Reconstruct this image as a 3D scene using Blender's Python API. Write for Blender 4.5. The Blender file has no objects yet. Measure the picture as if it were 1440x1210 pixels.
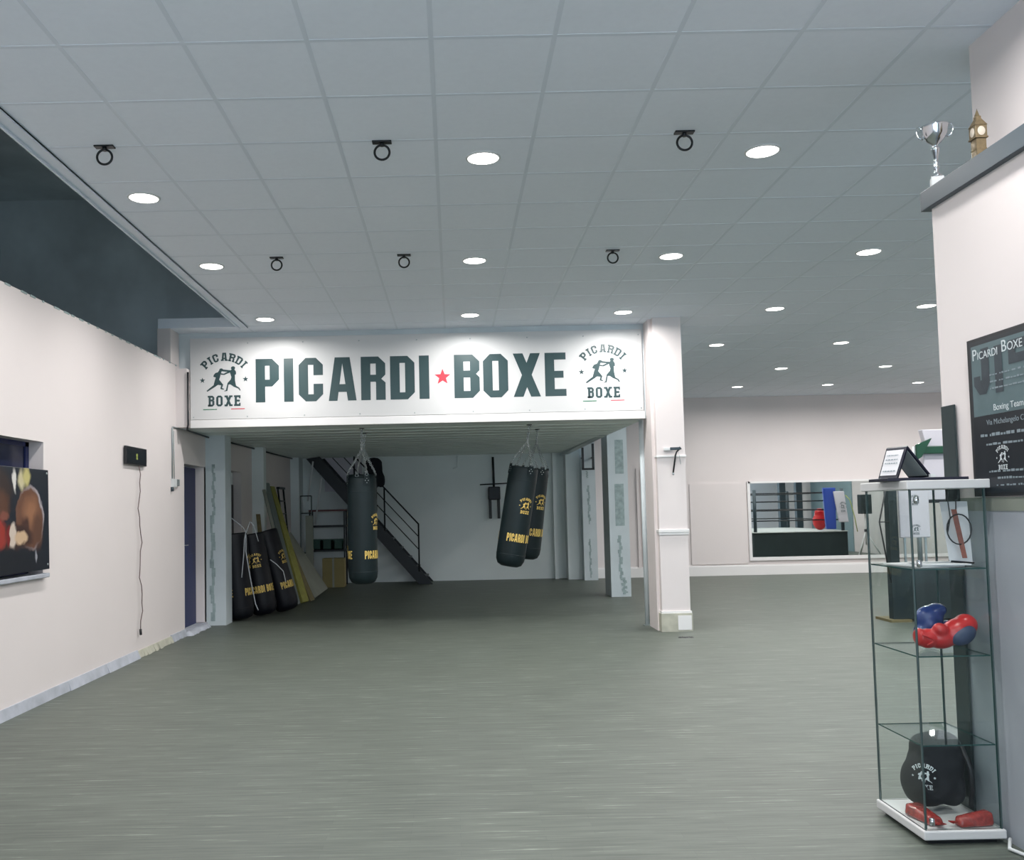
import bpy, bmesh, math, random
from mathutils import Vector, Matrix, geometry
random.seed(7)
C = bpy.context.scene.collection
PI = math.pi
def lin(c):
    return tuple(((v/255)/12.92 if v/255 <= .04045 else (((v/255)+.055)/1.055)**2.4) for v in c)

# ---------------------------------------------------------------- materials
def mat(name, rgb, rough=.6, metal=0, spec=.5, noise=0, nscale=8, bump=0, emis=None, es=0, raw=False, coat=0):
    m = bpy.data.materials.new(name); m.use_nodes = True
    nt = m.node_tree; b = nt.nodes['Principled BSDF']
    col = rgb if raw else lin(rgb)
    b.inputs['Base Color'].default_value = (*col, 1)
    b.inputs['Roughness'].default_value = rough
    b.inputs['Metallic'].default_value = metal
    b.inputs['Specular IOR Level'].default_value = spec
    b.inputs['Coat Weight'].default_value = coat
    if noise or bump:
        tc = nt.nodes.new('ShaderNodeTexCoord')
        n = nt.nodes.new('ShaderNodeTexNoise'); n.inputs['Scale'].default_value = nscale
        n.inputs['Detail'].default_value = 4
        nt.links.new(tc.outputs['Object'], n.inputs['Vector'])
        if noise:
            r = nt.nodes.new('ShaderNodeValToRGB')
            r.color_ramp.elements[0].position = .3; r.color_ramp.elements[1].position = .7
            r.color_ramp.elements[0].color = (*[max(0, v*(1-noise)) for v in col], 1)
            r.color_ramp.elements[1].color = (*[min(1, v*(1+noise)) for v in col], 1)
            nt.links.new(n.outputs['Fac'], r.inputs[0]); nt.links.new(r.outputs[0], b.inputs['Base Color'])
        if bump:
            bp = nt.nodes.new('ShaderNodeBump'); bp.inputs['Strength'].default_value = bump
            bp.inputs['Distance'].default_value = .01
            nt.links.new(n.outputs['Fac'], bp.inputs['Height']); nt.links.new(bp.outputs[0], b.inputs['Normal'])
    if emis:
        b.inputs['Emission Color'].default_value = (*emis, 1); b.inputs['Emission Strength'].default_value = es
    return m

def glass_mat(name, tint, refl=.06):
    m = bpy.data.materials.new(name); m.use_nodes = True
    nt = m.node_tree; nt.nodes.clear()
    o = nt.nodes.new('ShaderNodeOutputMaterial'); t = nt.nodes.new('ShaderNodeBsdfTransparent')
    g = nt.nodes.new('ShaderNodeBsdfGlossy'); g.inputs['Roughness'].default_value = .02
    mx = nt.nodes.new('ShaderNodeMixShader'); fc = nt.nodes.new('ShaderNodeLayerWeight'); fc.inputs['Blend'].default_value = .5
    pw = nt.nodes.new('ShaderNodeMath'); pw.operation = 'POWER'; pw.inputs[1].default_value = 4.5
    lw = nt.nodes.new('ShaderNodeMath'); lw.operation = 'MULTIPLY_ADD'; lw.inputs[1].default_value = .5; lw.inputs[2].default_value = .016
    nt.links.new(fc.outputs['Facing'], pw.inputs[0]); nt.links.new(pw.outputs[0], lw.inputs[0])
    t.inputs[0].default_value = (*tint, 1)
    g.inputs[0].default_value = (.9, .95, .95, 1)
    nt.links.new(lw.outputs[0], mx.inputs[0]); nt.links.new(t.outputs[0], mx.inputs[1]); nt.links.new(g.outputs[0], mx.inputs[2])
    nt.links.new(mx.outputs[0], o.inputs[0])
    return m

def floor_mat():
    m = bpy.data.materials.new('grey_plank_vinyl'); m.use_nodes = True
    nt = m.node_tree; b = nt.nodes['Principled BSDF']; N = nt.nodes.new; L = nt.links.new
    tc = N('ShaderNodeTexCoord')
    br = N('ShaderNodeTexBrick'); br.inputs['Scale'].default_value = 1
    br.inputs['Brick Width'].default_value = .62; br.inputs['Row Height'].default_value = .055
    br.inputs['Mortar Size'].default_value = .0012; br.offset = .37; br.offset_frequency = 2
    br.inputs['Color1'].default_value = (.098, .113, .095, 1); br.inputs['Color2'].default_value = (.112, .129, .108, 1)
    br.inputs['Mortar'].default_value = (.09, .104, .09, 1)
    L(tc.outputs['Object'], br.inputs['Vector'])
    mp = N('ShaderNodeMapping'); mp.inputs['Scale'].default_value = (1.5, 30, 1)
    L(tc.outputs['Object'], mp.inputs['Vector'])
    n1 = N('ShaderNodeTexNoise'); n1.inputs['Scale'].default_value = 1.5; n1.inputs['Detail'].default_value = 5
    n1.inputs['Roughness'].default_value = .65
    L(mp.outputs[0], n1.inputs['Vector'])
    cr = N('ShaderNodeValToRGB'); e = cr.color_ramp.elements
    e[0].position = .3; e[0].color = (.62, .62, .62, 1); e[1].position = .70; e[1].color = (2.7, 2.65, 2.6, 1)
    x = e.new(.52); x.color = (1.0, 1.0, 1.0, 1)
    x = e.new(.62); x.color = (1.16, 1.16, 1.15, 1)
    L(n1.outputs['Fac'], cr.inputs[0])
    mu = N('ShaderNodeMix'); mu.data_type = 'RGBA'; mu.blend_type = 'MULTIPLY'; mu.inputs[0].default_value = 1
    mu.clamp_result = False
    L(br.outputs['Color'], mu.inputs[6]); L(cr.outputs[0], mu.inputs[7])
    n2 = N('ShaderNodeTexNoise'); n2.inputs['Scale'].default_value = .5; n2.inputs['Detail'].default_value = 2
    L(tc.outputs['Object'], n2.inputs['Vector'])
    c2 = N('ShaderNodeValToRGB'); c2.color_ramp.elements[0].color = (.93, .92, .90, 1); c2.color_ramp.elements[1].color = (1.07, 1.08, 1.1, 1)
    L(n2.outputs['Fac'], c2.inputs[0])
    m2 = N('ShaderNodeMix'); m2.data_type = 'RGBA'; m2.blend_type = 'MULTIPLY'; m2.inputs[0].default_value = 1
    L(mu.outputs[2], m2.inputs[6]); L(c2.outputs[0], m2.inputs[7])
    L(m2.outputs[2], b.inputs['Base Color'])
    b.inputs['Roughness'].default_value = .48; b.inputs['Specular IOR Level'].default_value = .4
    return m

def canvas_mat():
    """printed photograph of a boxer in profile behind raised fists: soft patches of print colour (local Y along, Z up)"""
    m = bpy.data.materials.new('boxer_canvas_print'); m.use_nodes = True
    nt = m.node_tree; b = nt.nodes['Principled BSDF']; N = nt.nodes.new; L = nt.links.new
    tc = N('ShaderNodeTexCoord'); no = N('ShaderNodeTexNoise'); no.inputs['Scale'].default_value = 9; no.inputs['Detail'].default_value = 3
    L(tc.outputs['Object'], no.inputs['Vector'])
    md = N('ShaderNodeMix'); md.data_type = 'RGBA'; md.blend_type = 'LINEAR_LIGHT'; md.inputs[0].default_value = .045
    L(tc.outputs['Object'], md.inputs[6]); L(no.outputs['Color'], md.inputs[7])
    cur = N('ShaderNodeRGB'); cur.outputs[0].default_value = (*lin((26, 32, 42)), 1); cur = cur.outputs[0]
    #        y,   z,    ry,  rz,  soft, colour  (y=0 is the right edge, negative towards the left; z=0 bottom)
    for (y, z, ry, rz, soft, c) in [
        (-.47, .72, .055, .09, .5, (196, 186, 150)), (-.38, .74, .06, .08, .5, (190, 180, 120)), (-.58, .70, .03, .09, .4, (214, 210, 204)),
        (-.86, .60, .24, .22, .25, (52, 40, 38)), (-.80, .52, .14, .12, .4, (88, 58, 44)), (-.74, .44, .07, .04, .4, (124, 74, 62)),
        (-.325, .425, .235, .248, .06, (176, 168, 172)), (-.345, .42, .232, .245, .10, (104, 70, 54)), (-.31, .47, .13, .12, .8, (150, 106, 78)), (-.42, .34, .07, .09, .5, (72, 46, 40)),
        (-.20, .33, .09, .15, .5, (96, 66, 52)), (-.62, .27, .34, .10, .2, (60, 40, 36)),
        (-.84, .30, .13, .12, .3, (150, 52, 44)), (-.62, .28, .06, .10, .25, (206, 190, 176)), (-.48, .26, .11, .055, .3, (202, 172, 140)),
        (-.68, .28, .03, .08, .3, (120, 30, 32)), (-.55, .07, .50, .12, .4, (24, 28, 36)), (-.25, .12, .02, .06, .5, (150, 150, 158))]:
        mp = N('ShaderNodeMapping'); mp.vector_type = 'POINT'
        mp.inputs['Location'].default_value = (0, -y/ry, -z/rz); mp.inputs['Scale'].default_value = (0, 1/ry, 1/rz)
        L(md.outputs[2], mp.inputs['Vector'])
        ln = N('ShaderNodeVectorMath'); ln.operation = 'LENGTH'; L(mp.outputs[0], ln.inputs[0])
        mr = N('ShaderNodeMapRange'); mr.inputs[1].default_value = 1+soft*.5; mr.inputs[2].default_value = 1-soft*.8
        L(ln.outputs['Value'], mr.inputs[0])
        mx = N('ShaderNodeMix'); mx.data_type = 'RGBA'; L(mr.outputs[0], mx.inputs[0]); L(cur, mx.inputs[6])
        mx.inputs[7].default_value = (*lin(c), 1); cur = mx.outputs[2]
    L(cur, b.inputs['Base Color']); b.inputs['Roughness'].default_value = .35
    return m

M = {}
M['wall'] = mat('warm_white_wall_paint', None, .85, raw=False, noise=0) if 0 else mat('warm_white_wall_paint', (.765, .70, .685), .85, raw=True, noise=.015, nscale=1.3, bump=.03)
M['wallcool'] = mat('cool_white_plaster', (.60, .66, .68), .85, raw=True, noise=.05, nscale=3, bump=.08)
M['ceil'] = mat('mineral_ceiling_tile', (.86, .91, .99), .9, raw=True, noise=.012, nscale=30)
M['tbar'] = mat('ceiling_t_bar_enamel', (.74, .80, .88), .4, raw=True)
M['floor'] = floor_mat()
M['void'] = mat('dark_rendered_masonry', (.62, .68, .70), .6, raw=True, noise=.2, nscale=1.2)
M['white'] = mat('white_gloss_panel', (.64, .635, .63), .45, raw=True)
M['whitetrim'] = mat('white_trim_paint', (.82, .80, .79), .5, raw=True)
M['soffit'] = mat('mezzanine_soffit_paint', (.76, .82, .78), .5, raw=True, noise=.05, nscale=2)
M['backwall'] = mat('grey_white_render', (.82, .87, .86), .8, raw=True, noise=.05, nscale=.8)
M['plaster'] = mat('patched_wet_plaster', (.34, .42, .42), .9, raw=True, noise=.2, nscale=14)
M['beige'] = mat('beige_unpainted_render', (.47, .46, .38), .9, raw=True, noise=.15, nscale=9)
M['greybase'] = mat('grey_screed_skirting', (.42, .44, .49), .8, raw=True, noise=.15, nscale=6)
M['ink'] = mat('dark_slate_vinyl_lettering', (48, 70, 72), .35)
M['red'] = mat('red_vinyl_star', (206, 60, 74), .4)
M['green'] = mat('green_stripe_vinyl', (40, 120, 84), .4)
M['black'] = mat('black_satin', (22, 24, 28), .45)
M['blackmet'] = mat('black_steel', (24, 28, 32), .4, metal=.3)
M['ledge'] = mat('slate_grey_ledge_paint', (62, 74, 82), .45)
M['bag'] = mat('dark_teal_bag_vinyl', (17, 31, 34), .5, spec=.3, noise=.15, nscale=4)
M['bagblk'] = mat('black_navy_bag_vinyl', (10, 12, 20), .5, spec=.3)
M['gold'] = mat('gold_print', (226, 194, 104), .6)
M['chain'] = mat('zinc_chain', (175, 180, 180), .3, metal=.85)
M['strap'] = mat('pale_webbing', (176, 180, 184), .6)
M['blue'] = mat('navy_blue_door_paint', (16, 30, 84), .45)
M['blueglass'] = mat('navy_window_panel', (16, 24, 58), .2)
M['chrome'] = mat('polished_chrome', (215, 218, 222), .12, metal=1)
M['alu'] = mat('anodised_aluminium', (168, 176, 178), .35, metal=.6)
M['rod'] = mat('dark_green_grey_rod', (84, 100, 100), .3, metal=.4)
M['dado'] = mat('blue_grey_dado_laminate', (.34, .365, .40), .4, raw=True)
M['dadocap'] = mat('olive_grey_dado_cap', (.24, .26, .22), .5, raw=True)
M['glass'] = glass_mat('clear_cabinet_glass', (.968, .985, .98))
M['glassedge'] = mat('green_glass_edge', (40, 76, 74), .15)
M['poster'] = mat('poster_black_print', (20, 26, 34), .3)
M['postergrey'] = mat('poster_grey_green_print', (84, 104, 108), .35, noise=.08, nscale=12)
M['posterblock'] = mat('poster_dark_block_print', (44, 54, 62), .35, noise=.2, nscale=20)
M['printwhite'] = mat('pale_print', (205, 212, 214), .5)
M['printgrey'] = mat('grey_print', (128, 140, 146), .5)
M['ringdark'] = mat('dark_ring_skirt_fabric', (30, 44, 46), .7, noise=.2, nscale=2)
M['canvas'] = mat('ring_canvas_cloth', (190, 194, 192), .8)
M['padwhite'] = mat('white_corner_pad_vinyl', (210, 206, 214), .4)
M['padblue'] = mat('blue_corner_pad_vinyl', (46, 74, 160), .35)
M['slate'] = mat('slate_post_padding', (52, 66, 74), .5)
M['redvinyl'] = mat('glossy_red_leather', (186, 34, 36), .28, coat=.3)
M['bluevinyl'] = mat('glossy_blue_leather', (34, 58, 120), .25, coat=.3)
M['palm'] = mat('dull_slate_blue_leather', (54, 66, 92), .5)
M['tan'] = mat('cardboard_tan', (150, 136, 92), .85, noise=.06, nscale=5)
M['board'] = mat('grey_plasterboard_face', (150, 152, 140), .85, noise=.06, nscale=3)
M['boardyel'] = mat('yellow_shuttering_board', (150, 146, 74), .7, noise=.15, nscale=10)
M['wood'] = mat('raw_wood', (120, 108, 74), .75, noise=.2, nscale=12)
M['bronze'] = mat('antique_bronze', (128, 112, 84), .45, metal=.35, noise=.15, nscale=60, bump=.3)
M['clockface'] = mat('cream_clock_face', (226, 214, 196), .4)
M['paper'] = mat('white_paper', (222, 220, 222), .7)
M['inset'] = mat('silver_grey_velvet', (140, 148, 146), .6)
M['navyfr'] = mat('navy_leatherette', (26, 28, 44), .4)
M['brown'] = mat('brown_leather_strap', (134, 74, 60), .55, noise=.15, nscale=60)
M['wraps'] = mat('red_cotton_under_plastic', (150, 52, 48), .25, noise=.35, nscale=45, bump=.6, coat=.6)
M['plastic'] = mat('white_plastic', (214, 216, 216), .4)
M['greytube'] = mat('grey_painted_tube', (120, 130, 126), .5)
M['darkgreen'] = mat('dark_green_crate_plastic', (40, 78, 66), .5)
M['greenclamp'] = mat('green_clamp', (28, 74, 54), .4)
M['dullred'] = mat('dull_red_lid', (104, 40, 44), .5)
M['jacket'] = mat('black_cloth', (20, 22, 28), .9)
M['mirror'] = mat('mirror_silvering', (225, 232, 230), .015, metal=1)
M['diff'] = mat('lit_downlight_diffuser', (255, 255, 250), .5, emis=(1, .98, .93), es=9)
M['gwall'] = mat('grey_green_wall_paint', (130, 152, 158), .8)
M['yellowrope'] = mat('yellow_green_strap', (170, 180, 90), .6)
M['print'] = canvas_mat()

# ---------------------------------------------------------------- mesh builder
class MB:
    def __init__(s): s.bm = bmesh.new(); s.mats = []
    def _m(s, m):
        if m is None: return 0
        if m not in s.mats: s.mats.append(m)
        return s.mats.index(m)
    def face(s, pts, m=None):
        vs = [s.bm.verts.new(p) for p in pts]
        try: f = s.bm.faces.new(vs); f.material_index = s._m(m)
        except ValueError: pass
        return s
    def box(s, a, b, m=None, bev=0):
        x0, y0, z0 = (min(a[i], b[i]) for i in range(3)); x1, y1, z1 = (max(a[i], b[i]) for i in range(3))
        return s.hexa([(x0,y0,z0),(x1,y0,z0),(x1,y1,z0),(x0,y1,z0)], [(x0,y0,z1),(x1,y0,z1),(x1,y1,z1),(x0,y1,z1)], m, bev)
    def hexa(s, lo, hi, m=None, bev=0):
        vs = [s.bm.verts.new(p) for p in list(lo)+list(hi)]
        n = len(lo); i = s._m(m); fs = []
        fs.append(s.bm.faces.new(vs[:n][::-1])); fs.append(s.bm.faces.new(vs[n:]))
        for k in range(n):
            j = (k+1) % n; fs.append(s.bm.faces.new([vs[k], vs[j], vs[n+j], vs[n+k]]))
        for f in fs: f.material_index = i
        if bev:
            es = list({e for f in fs for e in f.edges})
            r = bmesh.ops.bevel(s.bm, geom=es, offset=bev, segments=2, affect='EDGES', profile=.5, clamp_overlap=True)
            for f in r['faces']: f.material_index = i
        return s
    def slab(s, quad, t, m=None, bev=0):
        """a planar outline given thickness t along its normal"""
        q = [Vector(p) for p in quad]; n = (q[1]-q[0]).cross(q[2]-q[0]).normalized()*t
        return s.hexa([tuple(p) for p in q], [tuple(p+n) for p in q], m, bev)
    def prism(s, pts, axis, a, b, m=None, bev=0):
        """outline pts in the plane across `axis`, from a to b"""
        f = {0: lambda p, w: (w, p[0], p[1]), 1: lambda p, w: (p[0], w, p[1]), 2: lambda p, w: (p[0], p[1], w)}[axis]
        return s.hexa([f(p, a) for p in pts], [f(p, b) for p in pts], m, bev)
    def tube(s, pts, r, m=None, n=8, cap=True, closed=False):
        P = [Vector(p) for p in pts]; i = s._m(m); rings = []
        R = r if isinstance(r, (list, tuple)) else [r]*len(P)
        up = None
        for k, p in enumerate(P):
            if closed: t = (P[(k+1) % len(P)]-P[k-1]).normalized()
            elif k == 0: t = (P[1]-P[0]).normalized()
            elif k == len(P)-1: t = (P[-1]-P[-2]).normalized()
            else: t = (P[k+1]-P[k-1]).normalized()
            if up is None:
                up = Vector((0, 0, 1)) if abs(t.z) < .9 else Vector((1, 0, 0))
            a = t.cross(up)
            if a.length < 1e-5: a = t.cross(Vector((0, 1, .1)))
            a.normalize(); b = a.cross(t).normalized(); up = b
            rings.append([s.bm.verts.new(p+(a*math.cos(q*2*PI/n)+b*math.sin(q*2*PI/n))*R[k]) for q in range(n)])
        m_ = len(rings)
        for k in range(m_ if closed else m_-1):
            A, B = rings[k], rings[(k+1) % m_]
            for q in range(n):
                f = s.bm.faces.new([A[q], A[(q+1) % n], B[(q+1) % n], B[q]]); f.material_index = i; f.smooth = True
        if cap and not closed:
            for rg in (rings[0][::-1], rings[-1]):
                f = s.bm.faces.new(rg); f.material_index = i
        return s
    def lathe(s, prof, m=None, n=24, c=(0, 0, 0), sq=1, rot=None):
        """prof = [(r, z)...] turned about the vertical through c"""
        i = s._m(m); rings = []
        T = rot or Matrix.Identity(3)
        for r, z in prof:
            if r < 1e-6: rings.append([s.bm.verts.new(Vector(c)+T@Vector((0, 0, z)))])
            else: rings.append([s.bm.verts.new(Vector(c)+T@Vector((r*math.cos(q*2*PI/n), sq*r*math.sin(q*2*PI/n), z))) for q in range(n)])
        for A, B in zip(rings, rings[1:]):
            for q in range(n):
                a = [A[q], A[(q+1) % n]] if len(A) > 1 else [A[0]]
                b = [B[(q+1) % n], B[q]] if len(B) > 1 else [B[0]]
                if len(a)+len(b) > 2:
                    f = s.bm.faces.new(a+b); f.material_index = i; f.smooth = True
        return s
    def chain(s, p0, p1, link=.034, r=.0035, w=.011, m=None):
        p0, p1 = Vector(p0), Vector(p1); d = p1-p0; n = max(1, round(d.length/(link*.72))); t = d.normalized()
        a = t.cross(Vector((0, 1, 0)) if abs(t.y) < .9 else Vector((1, 0, 0))).normalized(); b = t.cross(a)
        for k in range(n):
            c = p0+d*((k+.5)/n); side = a if k % 2 else b
            pts = []
            for q in range(10):
                th = q*2*PI/10; pts.append(c+t*math.cos(th)*link/2+side*math.sin(th)*w)
            s.tube(pts, r, m, n=5, closed=True)
        return s
    def build(s, name, m=None, parent=None, smooth=False, fixn=True):
        if fixn: bmesh.ops.recalc_face_normals(s.bm, faces=s.bm.faces)
        me = bpy.data.meshes.new(name); s.bm.to_mesh(me); s.bm.free()
        for x in ([m] if m and not s.mats else [m or M['white']] if not s.mats else s.mats):
            me.materials.append(x)
        o = bpy.data.objects.new(name, me); C.objects.link(o)
        if parent is not None: o.parent = parent
        if smooth:
            for p in me.polygons: p.use_smooth = True
        return o

def tag(o, label, cat, group=None, kind=None):
    o['label'] = label; o['category'] = cat
    if group: o['group'] = group
    if kind: o['kind'] = kind
    return o
def thing(name, label, cat, loc=(0, 0, 0), group=None, rot=(0, 0, 0)):
    o = bpy.data.objects.new(name, None); C.objects.link(o); o.location = loc; o.rotation_euler = rot
    o.empty_display_size = .1
    return tag(o, label, cat, group)
def structure(o): o['kind'] = 'structure'; return o
def smoothed(o, lv=1):
    md = o.modifiers.new('sub', 'SUBSURF'); md.levels = lv; md.render_levels = lv; return o
def blob(name, parts, m, parent=None, voxel=.008, sm=6, disp=0):
    """organic body: ellipsoids (centre, radii, rotation) fused into one skin"""
    bm = bmesh.new()
    for p in parts:
        c, r = p[0], p[1]; rt = p[2] if len(p) > 2 else (0, 0, 0)
        from mathutils import Euler
        Mx = Matrix.Translation(c) @ Euler(rt).to_matrix().to_4x4() @ Matrix.Diagonal((*r, 1))
        bmesh.ops.create_uvsphere(bm, u_segments=20, v_segments=12, radius=1, matrix=Mx)
    me = bpy.data.meshes.new(name); bm.to_mesh(me); bm.free(); me.materials.append(m)
    o = bpy.data.objects.new(name, me); C.objects.link(o)
    if parent is not None: o.parent = parent
    a = o.modifiers.new('r', 'REMESH'); a.mode = 'VOXEL'; a.voxel_size = voxel; a.use_smooth_shade = True
    b = o.modifiers.new('s', 'SMOOTH'); b.iterations = sm; b.factor = .6
    return o

# ---------------------------------------------------------------- block lettering and the boxing emblem (2-D outlines)
def band(o, i):
    out = []
    for k in range(len(o)-1):
        q = [o[k], o[k+1], i[k+1], i[k]]; r = []
        for p in q:
            if not r or (abs(p[0]-r[-1][0])+abs(p[1]-r[-1][1]) > 1e-6): r.append(p)
        if abs(r[0][0]-r[-1][0])+abs(r[0][1]-r[-1][1]) < 1e-6: r.pop()
        if len(r) > 2: out.append(r)
    return out
def rect(x0, y0, x1, y1): return [(x0, y0), (x1, y0), (x1, y1), (x0, y1)]
def glyph(ch, W, H, s, b, slab=0):
    c = min(.16*H, .42*W); e = slab; o = []
    def bowl(z0, z1): return band([(s*.9, z1), (W-c, z1), (W, z1-c), (W, z0+c), (W-c, z0), (s*.9, z0)],
                                  [(s*.9, z1-b), (W-s, z1-b), (W-s, z1-b), (W-s, z0+b), (W-s, z0+b), (s*.9, z0+b)])
    hs = b*.9
    if ch == 'I':
        o = [rect(0, 0, W, H)]
        if e: o += [rect(-e, 0, W+e, hs), rect(-e, H-hs, W+e, H)]
    elif ch in 'PRDBE':
        o = [rect(0, 0, s, H)]
        if ch == 'P': o += bowl(.36*H, H)
        if ch == 'R':
            m = .42*H; o += bowl(m, H)
            o += [[(W-s, 0), (W, 0), (W, m-.02*H), (W-c*.75, m+c*.55), (W-s-c*.5, m+b*.6), (W-s, m-.02*H)]]
        if ch == 'D': o += bowl(0, H)
        if ch == 'B': o += bowl(.47*H, H)+bowl(0, .47*H+b)
        if ch == 'E': o += [rect(s, 0, W, b), rect(s, H-b, W, H), rect(s, .5*H-b/2, W*.88, .5*H+b/2)]
        if e:
            o += [rect(-e, H-hs, s, H), rect(-e, 0, s+(e if ch in 'PR' else 0), hs)]
            if ch == 'R': o += [rect(W-s-e*.4, 0, W+e, hs)]
            if ch == 'E': o += [rect(W-hs*.8, 0, W, .3*H), rect(W-hs*.8, .7*H, W, H)]
    elif ch == 'C':
        o = band([(W, .6*H), (W, H-c), (W-c, H), (c, H), (0, H-c), (0, c), (c, 0), (W-c, 0), (W, c), (W, .4*H)],
                 [(W-s, .6*H), (W-s, H-b), (W-s, H-b), (s, H-b), (s, H-b), (s, b), (s, b), (W-s, b), (W-s, b), (W-s, .4*H)])
    elif ch == 'O':
        o = band([(c, H), (0, H-c), (0, c), (c, 0), (W-c, 0), (W, c), (W, H-c), (W-c, H), (c, H)],
                 [(s, H-b), (s, H-b), (s, b), (s, b), (W-s, b), (W-s, b), (W-s, H-b), (W-s, H-b), (s, H-b)])
    elif ch == 'A':
        o = [[(0, 0), (.31*W, 0), (.5*W, .86*H), (.5*W, H), (.23*W, H)], [(W, 0), (.77*W, H), (.5*W, H), (.5*W, .86*H), (.69*W, 0)], rect(.27*W, .2*H, .73*W, .38*H)]
        if e: o += [rect(-e, 0, .31*W+e, hs), rect(.69*W-e, 0, W+e, hs)]
    elif ch == 'X':
        o = [[(0, 0), (.36*W, 0), (W, H), (.64*W, H)], [(.64*W, 0), (W, 0), (.36*W, H), (0, H)]]
        if e: o += [rect(-e, 0, .4*W, hs), rect(.6*W, 0, W+e, hs), rect(-e, H-hs, .4*W, H), rect(.6*W, H-hs, W+e, H)]
    return o
def star(cx, cy, r, rot=0):
    return [(cx+math.sin(rot+k*PI/5)*(r if k % 2 == 0 else r*.42), cy+math.cos(rot+k*PI/5)*(r if k % 2 == 0 else r*.42)) for k in range(10)]
def oval(cx, cy, a, b, n=14): return [(cx+a*math.cos(k*2*PI/n), cy+b*math.sin(k*2*PI/n)) for k in range(n)]
def emblem():
    """the club emblem, in units where it is about 8 wide; returns {colour role: outlines}"""
    ink = []
    for ch, ang, w in (('P', -44, .88), ('I', -31, .28), ('C', -18.5, .92), ('A', 0, 1.05), ('R', 17, .95), ('D', 33, .95), ('I', 46, .28)):
        a = math.radians(ang); s = .3 if ch != 'I' else w
        for pl in glyph(ch, w, 1.38, s, .27, .12):
            q = []
            for x, y in pl:
                x -= w/2; rr = 4.0+y; b = a+x/4.6
                q.append((.1+rr*math.sin(b), -.55+rr*math.cos(b)))
            ink.append(q)
    def T(pts): return [((x-480)/100, (620-y)/100) for x, y in pts]
    ink.append(T([(437+34*math.cos(k*PI/7), 433+26*math.sin(k*PI/7)) for k in range(14)]))
    for p in ([(400, 440), (450, 440), (430, 500), (415, 560), (400, 600), (440, 650), (470, 690), (440, 700), (380, 690), (345, 712), (300, 720), (310, 670), (330, 600), (345, 560), (322, 556), (300, 545), (310, 515), (335, 485), (380, 472)],
              [(430, 650), (470, 685), (450, 745), (485, 762), (480, 772), (440, 768), (420, 755), (435, 700)],
              [(310, 690), (350, 712), (260, 767), (198, 805), (182, 790), (230, 750)],
              [(440, 424), (600, 443), (600, 472), (440, 457)], [(430, 490), (480, 500), (560, 460), (600, 455), (600, 474), (490, 522), (430, 515)],
              [(608, 430), (665, 430), (690, 470), (690, 515), (670, 522), (672, 620), (690, 717), (625, 710), (600, 690), (555, 680), (545, 660), (600, 600), (610, 560), (595, 510), (585, 470)],
              [(545, 655), (600, 680), (560, 690), (540, 797), (490, 804), (485, 795), (515, 785), (535, 700)],
              [(630, 700), (690, 712), (745, 745), (767, 790), (755, 797), (725, 757), (640, 722)]):
        ink.append(T(p))
    ink.append(T([(640+36*math.cos(k*PI/7), 405+31*math.sin(k*PI/7)) for k in range(14)]))
    ink += [star(-3.66, .1, .5), star(3.72, .2, .5)]
    for ch, x0, w in (('B', -2.62, .98), ('O', -1.32, 1.1), ('X', .22, 1.12), ('E', 1.85, .98)):
        ink += [[(x+x0, y-4.4) for x, y in pl] for pl in glyph(ch, w, 1.85, .36, .34, .13 if ch != 'O' else 0)]
    na = sum(len(glyph(ch, 1, 1, .3, .2, .1)) for ch in 'PICARDI'); nb = sum(len(glyph(ch, 1, 1, .3, .2, .1 if ch != 'O' else 0)) for ch in 'BOXE')
    mid = ink[na:len(ink)-nb]; stars = [mid[-2], mid[-1]]
    return {'arch': ink[:na], 'boxers': mid[:-2], 'stars': stars, 'word': ink[len(ink)-nb:], 'ink': ink, 'green': [rect(-3.55, -4.98, -1.2, -4.84)], 'red': [rect(1.2, -4.95, 3.55, -4.81)]}
def emblem_on(name, f, m, parent, sc, ox=0, oy=0, cut=0, flip=1):
    """the emblem as a part: the two boxers, with its lettering and stars as sub-parts"""
    T = lambda P: [[(ox+flip*x*sc, oy+y*sc) for x, y in p_] for p_ in P]
    e = decal(name, T(EM['boxers']), f, m, parent, cut=cut)
    decal('arched_lettering', T(EM['arch']), f, m, e, cut=cut); decal('emblem_lettering', T(EM['word']), f, m, e, cut=cut)
    for st in EM['stars']: decal('star', T([st]), f, m, e, cut=cut)
    return e
EM = emblem()
def words(text, H, Ws, stem, bar, gap, space):
    out = []; x = 0
    for ch in text:
        if ch == ' ': x += space; continue
        w = Ws.get(ch, Ws['*'])
        s = w if ch == 'I' else stem
        out += [[(px+x, py) for px, py in pl] for pl in glyph(ch, w, H, s, bar)]
        x += w+gap
    return out, x-gap
def decal(name, polys, fmap, m, parent=None, cut=0, thick=0):
    """flat print: 2-D outlines carried onto a surface by fmap(u, v); optional cut step so it follows a curve"""
    bm = bmesh.new()
    for lv, pl in enumerate(polys):
        vs = [Vector((x, y, 1e-4*(lv % 12))) for x, y in pl]
        for t in geometry.tessellate_polygon([vs]):
            try: bm.faces.new([bm.verts.new(vs[k]) for k in t])
            except ValueError: pass
    if cut:
        us = [v.co.x for v in bm.verts]; u = math.floor(min(us)/cut)*cut
        while u < max(us):
            bmesh.ops.bisect_plane(bm, geom=bm.verts[:]+bm.edges[:]+bm.faces[:], plane_co=(u, 0, 0), plane_no=(1, 0, 0)); u += cut
    for f in bm.faces:
        if f.normal.z < 0: f.normal_flip()
    for v in bm.verts: v.co = Vector(fmap(v.co.x, v.co.y, v.co.z+.0004))
    bmesh.ops.recalc_face_normals(bm, faces=bm.faces)
    me = bpy.data.meshes.new(name); bm.to_mesh(me); bm.free(); me.materials.append(m)
    o = bpy.data.objects.new(name, me); C.objects.link(o)
    if parent is not None: o.parent = parent
    return o
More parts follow.
